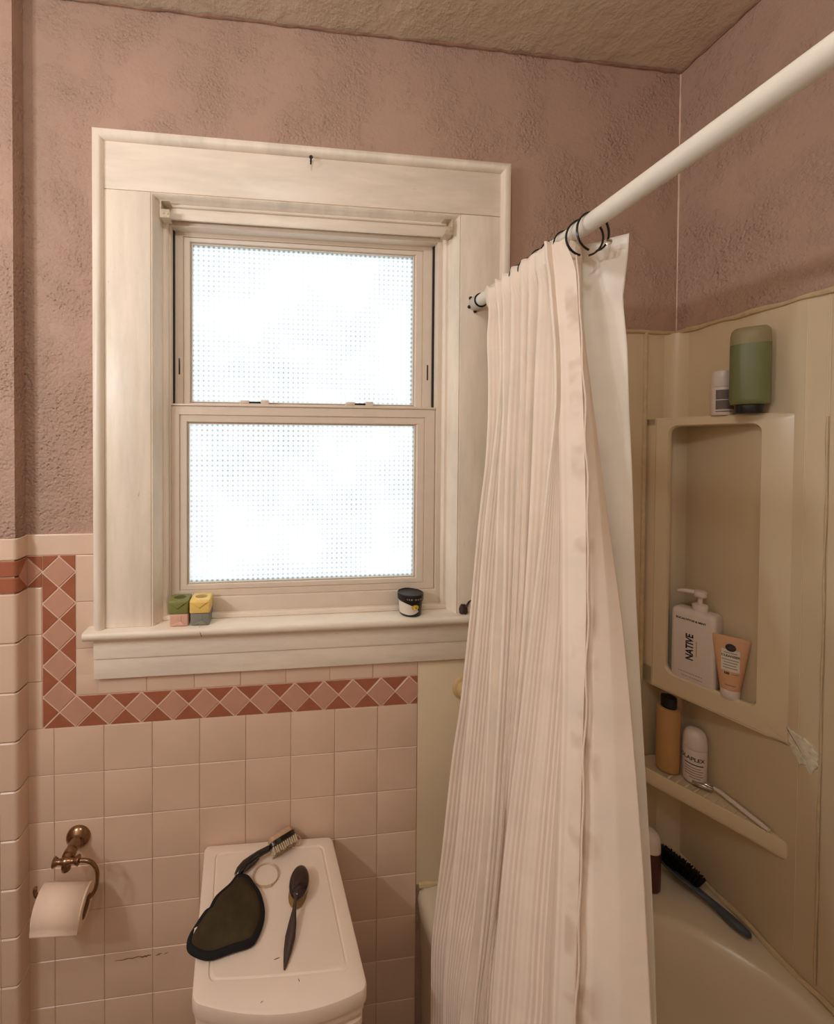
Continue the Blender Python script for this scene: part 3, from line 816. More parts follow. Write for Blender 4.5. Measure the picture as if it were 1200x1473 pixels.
def cloth_obj(name, secf, zlist, ztop, mat, parent, thick, sub):
    m = MB(); rows = []
    for z in zlist: rows.append(catmull(secf(z), sub, .16 if name == 'curtain_panel' else .5))
    n = len(rows[0]); us = [0.0]
    mid = rows[len(rows) // 2]
    for i in range(1, n): us.append(us[-1] + (mid[i] - mid[i - 1]).length)
    vs = []; uv = []
    for z, row in zip(zlist, rows):
        for i, q in enumerate(row):
            zz = z + (ztop(i / (n - 1)) if z >= zlist[0] - 1e-6 else 0)
            vs.append((q.x, q.y, zz)); uv.append((us[i], zz))
    fs = [(r * n + i, r * n + i + 1, (r + 1) * n + i + 1, (r + 1) * n + i) for r in range(len(zlist) - 1) for i in range(n - 1)]
    m.add(vs, fs); m.uv = uv
    o = m.build(name, mat, parent, 38 if name == 'curtain_panel' else 80)
    md = o.modifiers.new('Solidify', 'SOLIDIFY'); md.thickness = thick; md.offset = 0
    return o, us, n
zl = [2.0 - i * .02 for i in range(70)] + [.60 - i * .04 for i in range(13)]
curtain = tag(empty('shower_curtain', (.80, -.35, .11)), 'white striped fabric shower curtain bunched at the far end of the rod', 'shower curtain')
SUB = 8
mid = catmull(section(zl[len(zl) // 2]), SUB); acc = 0; ustr = 0
idx7 = 1 + 3 * 8                                  # index of r7 in the section list
for i in range(1, idx7 * SUB + 1): acc += (mid[i] - mid[i - 1]).length
ustr = acc
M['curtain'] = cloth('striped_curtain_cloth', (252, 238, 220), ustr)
M['liner'] = cloth('plain_liner_cloth', (253, 246, 232), 0)
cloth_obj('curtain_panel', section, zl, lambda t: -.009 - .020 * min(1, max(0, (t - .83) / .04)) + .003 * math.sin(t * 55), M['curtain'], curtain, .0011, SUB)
# stitched edge hem running down the inner side of the broad front strip
m = MB(); pts = []
for z in [1.955 - i * .02 for i in range(62)]:
    a = smooth_sample('r9', z); e = smooth_sample('edge', z); pts.append((a.x + .0015 + .0012 * math.sin(z * 60), a.y - .0022 + .0010 * math.sin(z * 43), z))
m.tube(pts, .0013, 6); m.build('edge_hem', M['curtain'], curtain)
def liner_sec(z):
    e = sample('liner', z); k = (2.0 - z) / 1.4
    p = []
    for i in range(7):
        p.append(Vector((.915 + (.012 if i % 2 else -.008) + .004 * k, -.13 - i * .038)))
    fl = max(0, min(1, (1.93 - z) / .08))
    top = Vector((.905 + .004 * k, e.y + .045))
    cr = .007 * math.exp(-((z - 1.930) / .012) ** 2); c2 = .006 * math.exp(-((z - 1.895) / .02) ** 2)
    p += [top, top.lerp(e, .35) + Vector((.004 - cr, -.006 * math.sin(z * 9) - cr)), top.lerp(e, .7) + Vector((-.002 - c2, .004 * math.sin(z * 7 + 1) - c2)), e]
    return p
zl2 = [1.985 - i * .02 for i in range(70)] + [.58 - i * .03 for i in range(11)]
liner = tag(empty('shower_liner', (.93, -.3, .27)), 'plain white liner hanging inside the tub behind the curtain', 'shower liner')
cloth_obj('liner_panel', liner_sec, zl2, lambda t: -.004, M['liner'], liner, .0008, 8)
m = MB(); m.lathe([(.0030, 0), (.0046, .0006), (.0046, .0012), (.0030, .0018)], 16, 0, frame((.9150, -.4040, 1.962), (.75, -.66, 0), (0, 0, 1)))
m.build('eyelet', M['chrome'], liner)

# ------------------------------------------------------------------ slim white bin with lid
BL, BR, FL, FR = Vector((.228, -.0075)), Vector((.533, -.0165)), Vector((.252, -.291)), Vector((.558, -.306))
HZ = .685
hamper = tag(empty('laundry_bin', (.393, -.16, 0)), 'white plastic bin with a closed lid standing against the tiled wall', 'bin')
def hq(u, v): return BL * (1 - u) * (1 - v) + BR * u * (1 - v) + FL * (1 - u) * v + FR * u * v
def outline(ins, bow=.026, r=.012, k=5):
    """rounded outline; the front edge bows towards the room"""
    x0, x1, y0, y1 = ins, .306 - ins, ins * .8, .286 - ins
    p = []
    for cx, cy, a in ((x0 + r, y0 + r, 180), (x1 - r, y0 + r, 270), (x1 - r, y1 - r, 0), (x0 + r, y1 - r, 90)):
        for i in range(k + 1):
            t = math.radians(a + 90 * i / k); p.append([cx + r * math.cos(t), cy + r * math.sin(t)])
        if a in (0,):
            for i in range(1, 12): p.append([x1 - r + (x0 - x1 + 2 * r) * i / 12, y1])
    q = []
    for x, y in p:
        w = max(0, (y - y0) / (y1 - y0)) ** 3
        y2 = y + bow * w * (1 - ((x - .153) / (.153)) ** 2)
        h = hq(x / .306, y2 / .286); q.append((h.x, h.y))
    return q
def rg(ins, z, **kw): return [(x, y, z) for x, y in outline(ins, **kw)]
m = MB()
m.loft([rg(.006, HZ - .030), rg(.001, HZ - .029), rg(0, HZ - .026), rg(0, HZ - .006), rg(.0015, HZ - .002), rg(.006, HZ)] +
       [rg(.026, HZ, bow=.004, r=.012), rg(.0275, HZ - .0022, bow=.004, r=.012), rg(.030, HZ - .0022, bow=.004, r=.012), rg(.0325, HZ - .0004, bow=.004, r=.012)], 0)
m.build('lid', M['lid_plastic'], hamper, 30)
m = MB()
m.loft([rg(.030, 0), rg(.026, .01), rg(.012, HZ - .10), rg(.012, HZ - .075), rg(.006, HZ - .073), rg(.006, HZ - .060), rg(.011, HZ - .058), rg(.011, HZ - .046), rg(.004, HZ - .044), rg(.004, HZ - .032)], 0)
m.build('body', M['white_plastic'], hamper, 30)
HT = HZ + .0002
for (x, y, w, d_, a) in ((.398, -.247, .012, .0012, .2), (.437, -.283, .0016, .006, .3), (.372, -.305, .006, .0012, .5)):
    m = MB(); m.lathe([(.5, 0), (.4, .5)], 12, 0, Matrix.Translation((x, y, HZ - .0002)) @ Matrix.Rotation(a, 4, 'Z') @ Matrix.Diagonal((w, d_, .0006, 1)))
    m.build('scuff_mark', M['greybrown'], hamper)

# --- olive eye mask with black binding
mo = [(.314, -.096), (.333, -.101), (.345, -.116), (.360, -.138), (.369, -.168), (.368, -.189), (.360, -.210), (.349, -.223), (.314, -.229), (.277, -.236), (.256, -.232), (.235, -.220), (.233, -.204), (.243, -.184), (.256, -.163), (.265, -.157), (.275, -.136), (.302, -.113)]
mo = [Vector(q) for q in mo]; mo = catmull(mo + [mo[0]], 4)[:-1]
mask = tag(empty('eye_mask', (.30, -.17, HT)), 'olive green padded eye mask with black binding lying on the bin', 'eye mask')
mc = Vector((.306, -.176))
def mr(k, z): return [(mc.x + (q.x - mc.x) * k, mc.y + (q.y - mc.y) * k, z) for q in mo]
m = MB(); m.loft([mr(.90, HT + .002), mr(.955, HT + .004), mr(.96, HT + .010), mr(.90, HT + .0155), mr(.75, HT + .0195), mr(.5, HT + .022), mr(.25, HT + .0225)], 0)
m.build('padded_face', M['olive'], mask, 80)
m = MB(); m.tube([(mc.x + (q.x - mc.x) * .975, mc.y + (q.y - mc.y) * .975, HT + .0068) for q in mo], .0066, 10, closed=True)
m.build('binding', M['blackcloth'], mask, 80)
m = MB(); m.loft([[(.2385 + dx, y, HT + z) for dx, z in ((0, .013), (.005, .016), (.008, .013), (.003, .010))] for y in (-.2135, -.207, -.199, -.192)], 0)
m.build('strap_slider', M['label_white'], mask)

# --- two sided scrub brush lying on its edge
br = tag(empty('scrub_brush', (.375, -.06, HT)), 'black handled scrub brush with pale bristles at the back of the bin', 'brush')
m = MB()
hp = [(.310, -.0965, HT + .009), (.316, -.089, HT + .012), (.327, -.079, HT + .014), (.341, -.070, HT + .015), (.355, -.061, HT + .016), (.368, -.0565, HT + .018), (.381, -.0525, HT + .020)]
m.tube(hp, [.0062, .0085, .0090, .0082, .0070, .0062, .0060], 14); bhandle = m.build('handle', M['blackgloss'], br, 60)
m = MB(); m.tube([(.321, -.0885, HT + .008), (.332, -.0795, HT + .009), (.345, -.0715, HT + .010), (.358, -.0635, HT + .012)], [.0035, .0062, .0060, .0030], 12); m.build('grip_pad', M['greybrown'], bhandle, 60)
hd = Vector((.441 - .381, -.021 + .0535, 0)).normalized(); hn = Vector((hd.y, -hd.x, 0)); hn = (hn + Vector((0, 0, -.55))).normalized(); hw = hd.cross(hn).normalized()
hc = Vector((.411, -.0375, HT + .021))
Mh = Matrix((hd, hw, hn)).transposed().to_4x4(); Mh.translation = hc
m = MB(); m.loft([[(x, y, z) for x, y in rrect(-.034 + i, .034 - i, -.0155 + i, .0155 - i, .0125 - i * .5, 6)] for z, i in ((-.0055, .002), (-.004, 0), (.004, 0), (.0055, .002))], 0, mat=Mh); bhead = m.build('head', M['blackgloss'], br, 50)
m = MB(); m.loft([[(x, y, z) for x, y in rrect(-.031 + i, .031 - i, -.0145 + i, .0145 - i, .012 - i * .5, 6)] for z, i in ((-.005, 0), (-.011, 0), (-.0145, .002), (-.0155, .005))], 0, mat=Mh); m.build('pumice_pad', M['pumice'], bhead, 50)
m = MB()
for i in range(12):
    for j in range(5):
        x = -.029 + .058 * i / 11; y = -.0115 + .023 * j / 4
        m.tube([(x, y, .005), (x + random.uniform(-.0008, .0008), y, .018 + random.uniform(-.001, .001))], [.0017, .0020], 6, mat=Mh)
o = m.build('bristles', M['bristle'], bhead); o['kind'] = 'stuff'
m = MB(); lp = []
for i in range(15):
    a = 2 * PI * i / 14; lp.append((.443 + .005 + .007 * math.cos(a + 2.6) , -.0305 - .007 * math.sin(a + 2.6) * 1.2, HT + .012 + .004 * math.sin(a)))
m.tube(lp, .0012, 6); m.build('hanging_cord', M['cord'], br)

# --- thin clear elastic loop
m = MB(); n_ = 36
m.tube([(.3745 + .0265 * math.cos(2 * PI * i / n_), -.0945 + .0255 * math.sin(2 * PI * i / n_), HT + .0013) for i in range(n_)], .0011, 6, closed=True)
m.tube([(.3745 + .0285 * math.cos(2 * PI * i / n_ + .4), -.0935 + .0245 * math.sin(2 * PI * i / n_ + .4), HT + .0024) for i in range(n_)], .0008, 6, closed=True)
m.lathe([(.0005, -.002), (.0022, -.001), (.0024, .001), (.0005, .003)], 8, 0, Matrix.Translation((.3855, -.1185, HT + .0022)))
tag(m.build('hair_elastic', M['elastic']), 'thin loop of pale hair elastic lying beside the brushes', 'hair tie')

# --- oval brush, shiny brown back, golden bristles underneath
ob = tag(empty('oval_brush', (.44, -.14, HT)), 'glossy dark brown oval brush with a slim handle on the bin', 'brush')
oc = Vector((.4455, -.1375, HT + .0225)); od = Vector((.4500 - .4310, -.102 + .172, 0)).normalized(); ow = Vector((-od.y, od.x, 0))
Mo = Matrix((ow, od, Vector((0, 0, 1)))).transposed().to_4x4(); Mo.translation = oc
def el(a, b, z, dx=0, dy=0, n=36): return [(dx + a * math.cos(2 * PI * i / n), dy + b * math.sin(2 * PI * i / n), z) for i in range(n)]
m = MB(); m.loft([el(.0175, .031, -.004), el(.0205, .0345, -.002), el(.0208, .0348, .0015), el(.0192, .0325, .0048), el(.0155, .0265, .0084), el(.0095, .0165, .0110), el(.0030, .006, .0120)], 0, mat=Mo); m.build('brush_back', M['darkwood'], ob, 80)
m = MB(); m.loft([el(.0185, .032, -.0035), el(.0190, .0325, -.012, .001, -.001), el(.0195, .0315, -.020, .002, -.003), el(.016, .027, -.0222, .002, -.003)], 0, mat=Mo); m.build('bristle_block', M['gold_bristle'], ob, 60)
m = MB()
pts = [(0, -.030, .004), (0, -.0385, .0015), (-.0005, -.050, -.004), (-.001, -.068, -.010), (-.001, -.088, -.0145), (-.001, -.108, -.0175), (-.001, -.124, -.0195), (-.001, -.1335, -.0208)]
ra = [(.0050, .003), (.0032, .0026), (.0042, .0028), (.0078, .0034), (.0098, .0036), (.0078, .0032), (.0044, .0026), (.0016, .0014)]
m.loft([[(p[0] + a * math.cos(2 * PI * j / 14), p[1], p[2] + b * math.sin(2 * PI * j / 14)) for j in range(14)] for p, (a, b) in zip(pts, ra)], 0, mat=Mo); m.build('handle', M['greybrown'], ob, 60)

# ------------------------------------------------------------------ toilet paper holder
th = tag(empty('paper_holder', (-.0556, -.006, .7357)), 'bronze toilet paper holder with a curved arm on the tiles', 'toilet paper holder')
m = MB(); m.lathe([(.0262, 0), (.0262, .003), (.0250, .006), (.0215, .010), (.0165, .0135), (.0135, .016)], 36, 0, frame((-.0556, -TT, .7357), (1, 0, 0), (0, 0, 1))); m.build('rosette', M['bronze'], th, 50)
m = MB(); m.lathe([(.0135, 0), (.0125, .010), (.0118, .022), (.0128, .024), (.0135, .030), (.0128, .038), (.0095, .043), (.0085, .046)], 28, 0, frame((-.0556, -TT - .013, .7357), (1, 0, 0), (0, 0, 1))); m.build('post', M['bronze'], th, 50)
m = MB()
Mx = frame((-.0556, -.064, .7345), (0, 1, 0), (0, 0, 1))   # lathe axis along +x
m.lathe([(.0085, -.0265), (.0105, -.0250), (.0095, -.0225), (.0058, -.0160), (.0058, -.012), (.0078, -.006), (.0092, 0), (.0078, .006), (.0058, .012), (.0062, .016), (.0098, .023), (.0102, .026), (.0070, .028)], 24, 0, Mx)
m.lathe([(.009, -.012), (.0098, -.006), (.009, .004), (.006, .0115)], 20, 0, Matrix.Translation((-.0556, -.064, .7290)))
m.build('pivot', M['bronze'], th, 50)
m = MB()
arm = [(-.030, -.064, .7335), (-.018, -.064, .7325), (-.006, -.064, .728), (.004, -.065, .718), (.0085, -.065, .704), (.0085, -.066, .688), (.006, -.066, .672), (.000, -.067, .660), (-.008, -.0675, .6535), (-.018, -.067, .6525), (-.060, -.066, .6565), (-.100, -.065, .662), (-.110, -.065, .6635), (-.1165, -.065, .668), (-.1185, -.065, .676), (-.1175, -.065, .684)]
m.tube([tuple(q) for q in catmull([Vector(q) for q in arm], 3)], .0042, 14); m.build('arm', M['bronze'], th, 60)
roll = tag(empty('toilet_paper_roll', (-.063, -.066, .60)), 'white toilet paper roll hanging on the bronze holder', 'toilet paper')
ax = Vector((1, .01, -.098)).normalized(); rc = Vector((-.0605, -.0660, .6370))
Mr = frame(rc, ax.cross(Vector((0, 0, 1))).cross(ax) * 0 + Vector((0, 0, 1)).cross(ax), Vector((0, 0, 1)) - ax * ax.z)
m = MB(); hw_ = .047; Ro, Ri = .0395, .0205; n_ = 48
rings = []
for r, x in ((Ri, -hw_), (Ro - .001, -hw_), (Ro, -hw_ + .001), (Ro, hw_ - .001), (Ro - .001, hw_), (Ri, hw_)):
    rings.append([(r * math.cos(2 * PI * i / n_), r * math.sin(2 * PI * i / n_), x) for i in range(n_)])
m.loft(rings + [rings[0]], 0, True, False, False, mat=Mr); m.build('paper', M['paper'], roll, 60)
m = MB(); rings = [[(r * math.cos(2 * PI * i / n_), r * math.sin(2 * PI * i / n_), x) for i in range(n_)] for r, x in ((Ri - .0012, -hw_), (Ri + .0001, -hw_), (Ri + .0001, hw_), (Ri - .0012, hw_))]
m.loft(rings + [rings[0]], 0, True, False, False, mat=Mr); m.build('core', M['card'], roll, 60)
# loose end of the paper, hanging off the front of the roll
m = MB(); sheet = []
for i in range(24):
    t = i / 23
    if t < .7:
        ang = math.radians(125 - 125 * (t / .7)); y, z = -math.cos(ang) * (Ro + .0005), math.sin(ang) * (Ro + .0005)
    else:
        k = (t - .7) / .3; y, z = -(Ro + .0005) - .003 * k * k, -.016 * k
    sheet.append((y, z))
vs = []
for y, z in sheet:
    for xx in (-hw_ + .0005, hw_ - .0005):
        c = rc + ax * xx; vs.append((c.x, c.y + y, c.z + z))
m.add(vs, [(2 * i, 2 * i + 1, 2 * i + 3, 2 * i + 2) for i in range(23)])
o = m.build('loose_sheet', M['paper'], roll, 60); md = o.modifiers.new('Solidify', 'SOLIDIFY'); md.thickness = .0004

# ------------------------------------------------------------------ things on the window sill
def soap(x0, x1, y0, y1, z0, z1, mat, lab, emb=None, fold='v'):
    o = tag(empty('soap_bar', ((x0 + x1) / 2, (y0 + y1) / 2, z0)), lab, 'soap', 'wrapped soap bars stacked on the sill')
    m = MB(); m.box(x0, x1, y0, y1, z0, z1, bev=.0035, seg=3); m.build('wrapper', M[mat], o, 50)
    m = MB(); w, h = x1 - x0, z1 - z0; cx = (x0 + x1) / 2
    if fold == 'v':      # envelope flap folded down over the end
        m.prism([(x0 + .004, z1 - .004), (x1 - .004, z1 - .004), (cx, z0 + h * .42)], (0, y0 + .0005, 0), (1, 0, 0), (0, 0, 1), (0, -1, 0), .0030, 0, .0012)
    else:
        m.prism([(x0 + .004, z0 + .003), (x1 - .004, z0 + .003), (cx + .004, z0 + h * .45)], (0, y0 + .0005, 0), (1, 0, 0), (0, 0, 1), (0, -1, 0), .0030, 0, .0012)
        m.box(cx + .003, cx + .005, y0 - .0008, y0 + .001, z0 + h * .4, z1 - .004, bev=.0004)
    m.build('end_flap', M[mat], o, 50)
    if emb:
        m = MB(); mt = Matrix.Translation((cx, (y0 + y1) / 2, z1 - .0002))
        m.lathe([(.0135, 0), (.0140, .0006), (.0120, .0008), (.0112, .0003)], 28, 0, mt, 1.0, .8)
        m.box(-.007, .007, -.002, .002, 0, .0007, mat=mt)
        m.build('emblem', M[emb], o, 50)
    return o
S = SZ + .0004
soap(.1525, .1940, -.0300, .020, S, S + .0290, 'soap_pink', 'pink wrapped soap bar at the lower left of the sill stack', fold='x')
soap(.1985, .2420, -.0290, .021, S, S + .0290, 'soap_grey', 'grey wrapped soap bar at the lower right of the sill stack', fold='x')
soap(.1495, .1940, -.0320, .018, S + .0292, S + .0600, 'soap_green', 'olive green wrapped soap bar on top of the pink one', 'soap_dk')
soap(.1975, .2430, -.0330, .018, S + .0292, S + .0605, 'soap_yellow', 'yellow wrapped soap bar on top of the grey one', 'soap_dy')
jar = tag(empty('scrub_tub', (.728, -.010, S)), 'small black tub with a white and yellow label at the right of the sill', 'tub')
JM = Matrix.Translation((.728, -.010, S))
m = MB(); m.lathe([(.0240, 0), (.0255, .001), (.0262, .004), (.0290, .036), (.0290, .040)], 40, 0, JM); m.build('pot', M['black'], jar, 50)
m = MB(); m.lathe([(.0305, .038), (.0318, .039), (.0322, .050), (.0315, .0535), (.0290, .0545), (.0280, .0525), (.0010, .0520)], 40, 0, JM); m.build('lid', M['black'], jar, 50)
def on_pot(ang, z): 
    r = .0262 + (.0290 - .0262) * (z - .004) / .032 + .00035
    return JM @ Vector((r * math.sin(ang), -r * math.cos(ang), z))
m = MB(); vs = []; na, nz = 22, 10
for i in range(na + 1):
    t = i / na; a = -1.75 + 2.25 * t
    zb = .0055 + .004 * max(0, t - .55) ** 2 * 10; zt = .036 - .022 * t ** 3 if t < .98 else .012
    for j in range(nz + 1): vs.append(tuple(on_pot(a, zb + (zt - zb) * j / nz)))
m.add(vs, [(i * (nz + 1) + j, (i + 1) * (nz + 1) + j, (i + 1) * (nz + 1) + j + 1, i * (nz + 1) + j + 1) for i in range(na) for j in range(nz)])
m.build('white_label', M['label_white'], jar, 60)
m = MB(); n_ = 24
for rr_, mi in ((.0085, 0),):
    m.add([tuple(on_pot(.10 + rr_ / .028 * math.cos(2 * PI * i / n_) * 1.1, .0245 + rr_ * .8 * math.sin(2 * PI * i / n_)) + Vector((0, -.0004, 0))) for i in range(n_)], [tuple(range(n_))], mi)
m.build('yellow_emblem', M['yellow'], jar)
m = MB()
for i, (a, w) in enumerate(((-.55, .05), (-.40, .08), (-.22, .12), (.10, .13), (.30, .10), (.50, .10), (.66, .05))):
    c = JM @ Vector((.0326 * math.sin(a), -.0326 * math.cos(a), .0450)); m.box(-.0326 * w / 2, .0326 * w / 2, -.0002, .0002, -.0016, .0016, mat=frame(c, (math.cos(a), math.sin(a), 0), (-math.sin(a), math.cos(a), 0)))
m.build('lid_print', M['fadedink'], jar)
m = MB(); m.loft([[(.858 + .011 * math.cos(a) * k, -.030 + .007 * math.sin(a) * k + .004 * z / .02, S + z + .0015 * math.cos(3 * a)) for a in [2 * PI * i / 14 for i in range(14)]] for k, z in ((.6, .002), (1.0, .005), (1.0, .013), (.7, .020), (.3, .023))], 0)
m.tube([(.864, -.030, S + .018), (.872, -.029, S + .030), (.878, -.028, S + .034)], [.003, .0025, .001], 8)
tag(m.build('dark_trinket', M['brownbit']), 'small dark brown object on the sill at the curtain edge', 'small object')

# ------------------------------------------------------------------ things in the corner shelves
def strips(mbx, mt, rows, h, z=.0003):
    """lines of fine print as thin dashes: rows of (x0, x1, y)"""
    for x0, x1, y in rows:
        x = x0
        while x < x1 - h:
            w = random.uniform(h * 1.2, h * 3.2); w = min(w, x1 - x)
            mbx.box(x, x + w, y - h / 2, y + h / 2, 0, z, mat=mt); x += w + h * .8

# pump bottle
NF = 1.0612
pb = tag(empty('pump_bottle', tuple(W(.081, NF, .02))), 'tall white pump bottle standing in the corner niche', 'bottle')
fa = (T * 1.0).normalized(); fn = N
Mp = Matrix((fa, Z, fn)).transposed().to_4x4(); Mp.translation = W(.0835, NF, .003)   # x along the face, y up, z towards the room
bw, bh, bd = .0440, .1775, .0455
m = MB()
def br_(i, y): return [(x, y, z) for x, z in rrect(-bw + i, bw - i, -bd + i, -i, max(.002, .009 - i * .3), 5)]
m.loft([br_(.003, 0), br_(.0005, .002), br_(0, .006), br_(0, bh - .012), br_(.0012, bh - .006), br_(.005, bh - .0015), br_(.010, bh)], 0, mat=Mp); pbody = m.build('body', M['bottle_white'], pb, 50)
Mt = Mp @ Matrix.Translation((.006, bh, -bd / 2)) @ Matrix.Rotation(-PI / 2, 4, 'X')
m = MB(); m.lathe([(.0150, -.001), (.0150, .012), (.0138, .0145), (.0105, .016), (.0050, .017), (.0045, .036)], 28, 0, Mt); m.build('collar', M['bottle_white'], pb, 40)
m = MB(); m.lathe([(.0050, .033), (.0115, .034), (.0125, .036), (.0125, .045), (.0115, .0475), (.006, .0482)], 28, 0, Mt)
sd = [(0, 0, .0425), (-.012, 0, .0425), (-.026, .0, .0425), (-.038, .0, .0412), (-.0415, .0, .0385)]
m.tube(sd, [.0058, .0056, .0048, .0038, .003], 12, mat=Mt @ Matrix.Rotation(math.radians(20), 4, 'Z')); m.build('pump_head', M['bottle_white'], pb, 50)
tv, tf = text_mesh('NATIVE', .0205, .0002, .0006, .0)
m = MB(); m.add(tv, tf, 0, Mp @ Matrix.Translation((-.004, .087, .0003)) @ Matrix.Rotation(PI / 2, 4, 'Z') @ Matrix.Diagonal((.92, 1, 1, 1))); m.build('lettering', M['ink'], pbody); m = MB()
tv, tf = text_mesh('EUCALYPTUS & MINT', .0062, .0002, .0002)
m.add(tv, tf, 0, Mp @ Matrix.Translation((-.003, .153, .0003)))
m.build('top_lettering', M['ink'], pbody)
m = MB(); strips(m, Mp, [(-.026, .022, .022)], .0016); m.build('fine_print', M['fadedink'], pbody); m = MB(); strips(m, Mp, [(-.020, .022, .013)], .0016); m.build('fine_print', M['fadedink'], pbody); m = MB()
strips(m, Mp @ Matrix.Translation((.009, .087, 0)) @ Matrix.Rotation(PI / 2, 4, 'Z'), [(-.018, .018, 0)], .0015)
m.build('side_print', M['fadedink'], pbody)

# squeeze tube, standing on its cap
tbp = Vector((1.4390, -.1700, NF)); tn = (Vector((.392, -1.012, 0)) - Vector((tbp.x, tbp.y, 0))).normalized(); tn = (tn + Vector((-.2, -.1, 0))).normalized(); ta = Vector((-tn.y, tn.x, 0))
if ta.x < 0: ta = -ta
Mq = Matrix((ta, Z, tn)).transposed().to_4x4(); Mq.translation = tbp
sq = tag(empty('squeeze_tube', tuple(tbp)), 'peach squeeze tube with a white label beside the pump bottle', 'tube')
m = MB(); Mz = Matrix.Translation(tbp)
m.lathe([(.0160, 0), (.0168, .001), (.0172, .020), (.0162, .0215)], 28, 0, Mz); m.build('cap', M['bottle_white'], sq, 40)
def tw(t): return .0175 + (.0335 - .0175) * t, .0160 * (1 - t) ** .8 + .0012
def tube_pt(a, t):
    w, d = tw(t); return (w * math.cos(a), .0215 + .119 * t, d * math.sin(a))
m = MB(); m.loft([[tube_pt(2 * PI * j / 28, t) for j in range(28)] for t in (0, .1, .25, .4, .55, .7, .82, .92, .97, 1.0)], 0, mat=Mq); qbody = m.build('body', M['peach'], sq, 70)
m = MB()
def on_tube(x, t, o=.0005):
    w, d = tw(t); q = max(-.98, min(.98, x / w)); return (x, .0215 + .119 * t, d * math.sqrt(1 - q * q) + o)
def tube_patch(x0f, x1f, t0, t1, o, mi, nx=10, nt=8):
    vs = []
    for i in range(nt + 1):
        t = t0 + (t1 - t0) * i / nt
        for j in range(nx + 1): vs.append(on_tube(x0f + (x1f - x0f) * j / nx, t, o))
    m.add(vs, [(i * (nx + 1) + j, i * (nx + 1) + j + 1, (i + 1) * (nx + 1) + j + 1, (i + 1) * (nx + 1) + j) for i in range(nt) for j in range(nx)], mi, Mq)
tube_patch(-.0155, .0155, .36, .76, .0005, 0); m.build('white_label', M['label_white'], qbody, 60)
m = MB(); m.add([on_tube(.0090 * math.cos(2 * PI * i / 28), .80 + .0085 / .119 * math.sin(2 * PI * i / 28), .0010) for i in range(28)], [tuple(range(28))], 0, Mq)
m.add([on_tube(.0050 * math.cos(2 * PI * i / 20), .80 + .0046 / .119 * math.sin(2 * PI * i / 20), .0013) for i in range(20)], [tuple(range(20))], 1, Mq)
m.build('round_emblem', [M['ink'], M['greybrown']], qbody)
tv, tf = text_mesh('CLEANSER', .0066, 0, .0002)
m = MB(); m.add([on_tube(p.x, .64 + p.y / .119, .0010) for p in tv], tf, 0, Mq)
m.build('lettering', M['ink'], qbody); m = MB()
tv, tf = text_mesh('100', .0062, 0, .0004)
m.add([on_tube(p.x - .006, .315 + p.y / .119, .0010) for p in tv], tf, 0, Mq)
m.build('number', M['ink'], qbody)
m = MB()
for x0, x1, t in ((-.011, .011, .70), (-.014, .014, .57), (-.011, .012, .52), (-.012, .010, .47), (-.012, .012, .42), (.003, .014, .315)):
    tube_patch(x0, x1, t - .008, t + .008, .0009, 0, 6, 1)
m.build('fine_print', M['fadedink'], qbody, 60)
m = MB(); tube_patch(-.008, .010, .092, .108, .0009, 0, 6, 1); m.build('bottom_print', M['fadedink'], qbody, 60)

# bottles on top of the column
TS = F1 + .0002
def round_bottle(name, loc, label, cat, parts):
    o = tag(empty(name, loc), label, cat)
    for pn, prof, mt, kw in parts:
        m = MB(); m.lathe(prof, 32, 0, Matrix.Translation(loc), **kw); m.build(pn, M[mt], o, 50)
    return o
wl = (1.430, -.148, TS)
wb = round_bottle('roll_on_bottle', wl, 'small white bottle with grey fine print on top of the corner column', 'bottle', [
    ('body', [(.0195, 0), (.0205, .002), (.0205, .063), (.0200, .065)], 'bottle_white', {}),
    ('cap', [(.0198, .0655), (.0200, .066), (.0192, .098), (.0175, .1025), (.010, .1035)], 'bottle_white', {})])
def cyl_patch(mbx, loc, r, a0, a1, z0, z1, mi=0, n=16):
    vs = []
    for i in range(n + 1):
        a = a0 + (a1 - a0) * i / n
        for z in (z0, z1): vs.append((loc[0] + r * math.cos(a), loc[1] + r * math.sin(a), loc[2] + z))
    mbx.add(vs, [(2 * i, 2 * i + 2, 2 * i + 3, 2 * i + 1) for i in range(n)], mi)
def face(loc): return math.atan2(-1.012 - loc[1], .392 - loc[0])
fa_ = face(wl)
m = MB()
cyl_patch(m, wl, .0208, fa_ - .55, fa_ + 1.3, .036, .058); cyl_patch(m, wl, .0208, fa_ - .55, fa_ + 1.3, .013, .034); cyl_patch(m, wl, .0208, fa_ - .55, fa_ + .9, .007, .0092)
m.build('fine_print', M['greyink'], wb)
gl = Vector((1.4225, -.2105, TS))
gb = tag(empty('upside_down_bottle', tuple(gl)), 'olive green bottle standing on its black cap atop the corner column', 'bottle')
ga = Vector((.62, -.78, 0)).normalized(); gn = Vector((-ga.y, ga.x, 0)); gn = gn if gn.y < 0 else -gn
Mg = Matrix((ga, gn, Z)).transposed().to_4x4(); Mg.translation = gl
def ov(a, b, z, n=40): return [(a * abs(math.cos(t)) ** .7 * (1 if math.cos(t) > 0 else -1), b * abs(math.sin(t)) ** .8 * (1 if math.sin(t) > 0 else -1), z) for t in [2 * PI * i / n for i in range(n)]]
m = MB(); m.loft([ov(.022, .0155, 0), ov(.0225, .016, .001), ov(.0225, .016, .017), ov(.0215, .015, .018)], 0, mat=Mg); m.build('cap', M['black'], gb, 40)
m = MB(); m.loft([ov(.026, .018, .0185), ov(.0305, .0205, .0205), ov(.0325, .0215, .030), ov(.0325, .0215, .150)], 0, mat=Mg); m.build('green_body', M['green_bottle'], gb, 50)
